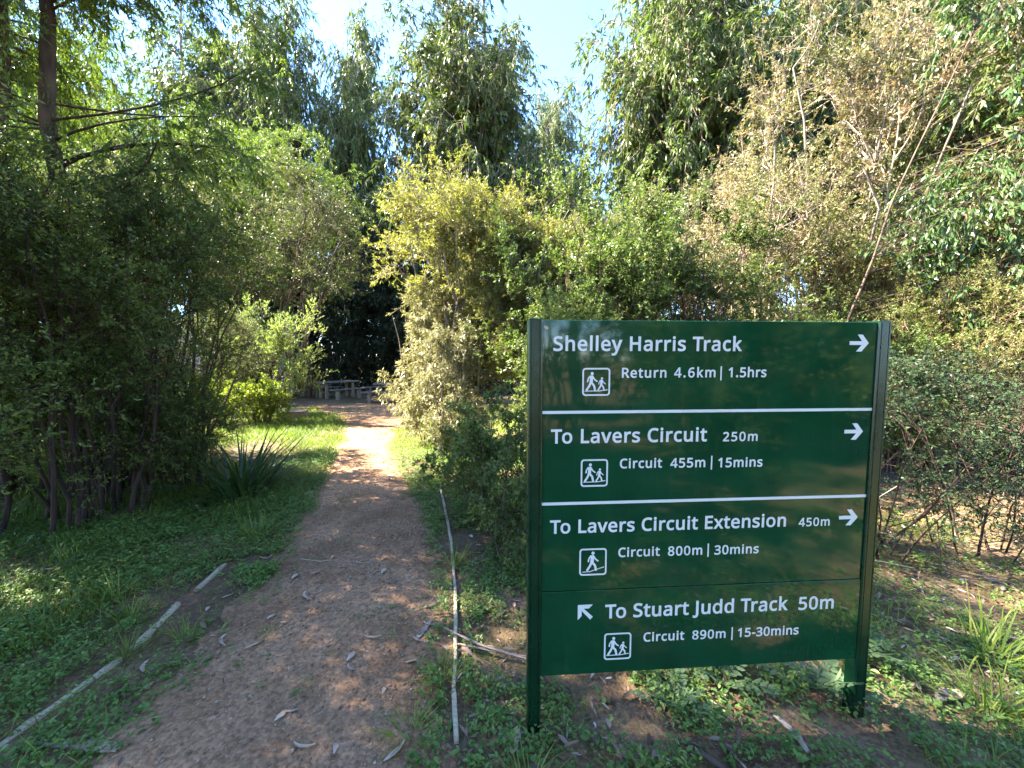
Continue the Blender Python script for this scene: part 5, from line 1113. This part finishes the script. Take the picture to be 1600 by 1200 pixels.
# ------------------------------------------------------------------ fallen leaves, bark strips, sticks
def gum_leaf(seed, L=.10, W=.022):
    rq = np.random.RandomState(seed); K = 9; t = np.linspace(0, 1, K); m = MB()
    cx = (t - .5) * L; cy = rq.uniform(-.25, .25) * L * (4 * (t - .5) ** 2); cz = .012 * rq.rand() * np.sin(t * 3.1) + .006
    wv = W * np.sin(np.clip(t * .95 + .04, 0, 1) * math.pi) ** .8 * .5; roll = rq.uniform(-.5, .5) + t * rq.uniform(-.8, .8)
    C = np.stack([cx, cy, cz], 1); S = np.stack([0 * t, np.cos(roll), np.sin(roll)], 1) * wv[:, None]
    U = np.array([0, 0, .25]) * wv[:, None]
    V = np.stack([C - S + U, C, C + S + U], 1).reshape(-1, 3); q = []
    for k in range(K - 1):
        for j in range(2): q.append((k * 3 + j, k * 3 + j + 1, k * 3 + 4 + j, k * 3 + 3 + j))
    m.add(V, q); return m
fl3 = [gum_leaf(401, .11, .026), gum_leaf(402, .13, .020), gum_leaf(403, .075, .034)]
fo = [f.build("fallen_leaf", M['fallen'], smooth=True) for f in fl3]
def G_(px, py):
    a = (px - 800) / 600; b_ = -(py - 600) / 600; p = .07225
    d = np.array([a, math.cos(p) + b_ * math.sin(p), -math.sin(p) + b_ * math.cos(p)]); t = -1.53 / d[2]
    return float(d[0] * t), float(d[1] * t)
LF = [(335, 995), (345, 1003), (425, 967), (445, 975), (475, 933), (440, 1120), (458, 1112), (222, 1045), (232, 1072), (270, 1035), (545, 1045), (550, 1028), (645, 1035), (650, 1001),
      (462, 902), (495, 895), (560, 880), (600, 893), (672, 945), (668, 975), (600, 1080), (360, 930), (410, 870), (520, 870), (400, 1010), (470, 1170), (525, 1172), (620, 1180), (580, 1000), (325, 950)]
k = 0
for px, py in LF:
    x, y = G_(px, py)
    o = fo[k] if k < 3 else fo[k % 3].copy()
    if k >= 3: COL.objects.link(o)
    s = .48 + .5 * ((k * 37) % 10) / 10
    o.location = (x, y, float(pathz(np.array([x]), np.array([y]))[0]) + .004); o.rotation_euler = (0, 0, k * 2.13); o.scale = (s, s, s)
    tag(o, "dry curled gum leaf lying on the brown gravel path", "fallen leaf", "fallen gum leaves on the gravel path"); k += 1
def strip(name, pts, wd, label, mat, cat, thick=.008, grp=None):
    P = np.array(pts, float); K = 10
    t = np.linspace(0, 1, K); T = np.linspace(0, 1, len(P))
    C = np.stack([np.interp(t, T, P[:, j]) for j in range(3)], 1)
    dv = nrm(np.gradient(C, axis=0)); S = nrm(np.cross(dv, np.array([0, 0, 1.0])))
    wv = wd * (.5 + .5 * np.sin(t * 3.14) ** .5) * (1 + .15 * np.random.RandomState(len(label)).randn(K)) * .5
    cr = [(-1, .7), (-.5, .1), (.5, .1), (1, .7), (.5, -.5), (-.5, -.5)]
    V = np.stack([C + S * (wv * a)[:, None] + np.array([0, 0, 1]) * thick * c for a, c in cr], 1).reshape(-1, 3); q = []
    for k in range(K - 1):
        for j in range(6): q.append((k * 6 + j, k * 6 + (j + 1) % 6, k * 6 + 6 + (j + 1) % 6, k * 6 + 6 + j))
    m = MB(); m.add(V, q)
    o = m.build(name, mat, smooth=True)
    return tag(o, label, cat, grp)
def gp(px, py, h=.02):
    x, y = G_(px, py); return (x, y, float(gz(x, y)) + h)
G_BK = "strips of fallen gum bark"
strip("bark_strip", [gp(693, 988, .05), gp(750, 1012, .04), gp(822, 1030, .03)], .015, "long grey bark strip lying across the right edging towards the sign post", M['barkstrip'], "bark strip", .005, G_BK)
strip("bark_strip", [gp(715, 1008, .03), gp(770, 1018, .03), gp(822, 1024, .02)], .010, "thinner bark strip just below the long one by the sign post", M['barkstrip'], "bark strip", .008, G_BK)
strip("bark_strip", [gp(1068, 1152), gp(1110, 1178), gp(1150, 1205)], .03, "dark brown bark strip on the soil below the middle of the sign", M['bark_brown'], "bark strip", .01, G_BK)
strip("bark_strip", [gp(1210, 1110), gp(1245, 1140), gp(1262, 1165)], .03, "pinkish bark strip on the soil below the sign's right half", M['fallen'], "bark strip", .01, G_BK)
strip("bark_strip", [gp(1465, 1080), gp(1490, 1072), gp(1515, 1070)], .04, "curled brown bark piece among grass right of the sign", M['fallen'], "bark strip", .02, G_BK)
strip("bark_strip", [gp(118, 1170), gp(150, 1170), gp(185, 1175)], .045, "broad pinkish bark piece in the bottom left corner", M['fallen'], "bark strip", .012, G_BK)
strip("bark_strip", [gp(55, 1165), gp(85, 1170), gp(118, 1170)], .016, "pale bark ribbon beside the broad piece in the bottom left corner", M['barkstrip'], "bark strip", .006, G_BK)
strip("bark_strip", [gp(652, 998), gp(662, 985), gp(674, 968)], .028, "grey bark piece on the right side of the gravel", M['barkstrip'], "bark strip", .01, G_BK)
strip("bark_strip", [gp(800, 1180), gp(806, 1160), gp(808, 1140)], .035, "pink bark piece standing at the foot of the sign's left post", M['fallen'], "bark strip", .012, G_BK)
def stick(pts, r, label, mat=None):
    P = np.array(pts, float)[None]
    m = MB(); m.tubes(P, np.full(P.shape[:2], r) * np.linspace(1, .5, P.shape[1])[None], 5)
    return tag(m.build("stick", mat or M['straw'], smooth=True), label, "stick", "thin bare sticks")
stick([(1.62, 1.75, .60), (1.78, 1.78, .565), (1.96, 1.80, .52)], .0025, "thin white stalk poking out from behind the sign's right post")
stick([(1.66, 1.9, .72), (1.85, 1.95, .78), (2.05, 2.0, .86)], .0025, "thin upper stalk rising right from behind the sign's right post")
stick([gp(75, 905, .03), gp(100, 890, .05), gp(135, 868, .03)], .007, "dark stick lying in the weeds at the left edge", M['bark_brown'])
stick([gp(470, 875, .03), gp(500, 878, .03), gp(520, 876, .03)], .003, "short thin straw lying across the gravel")
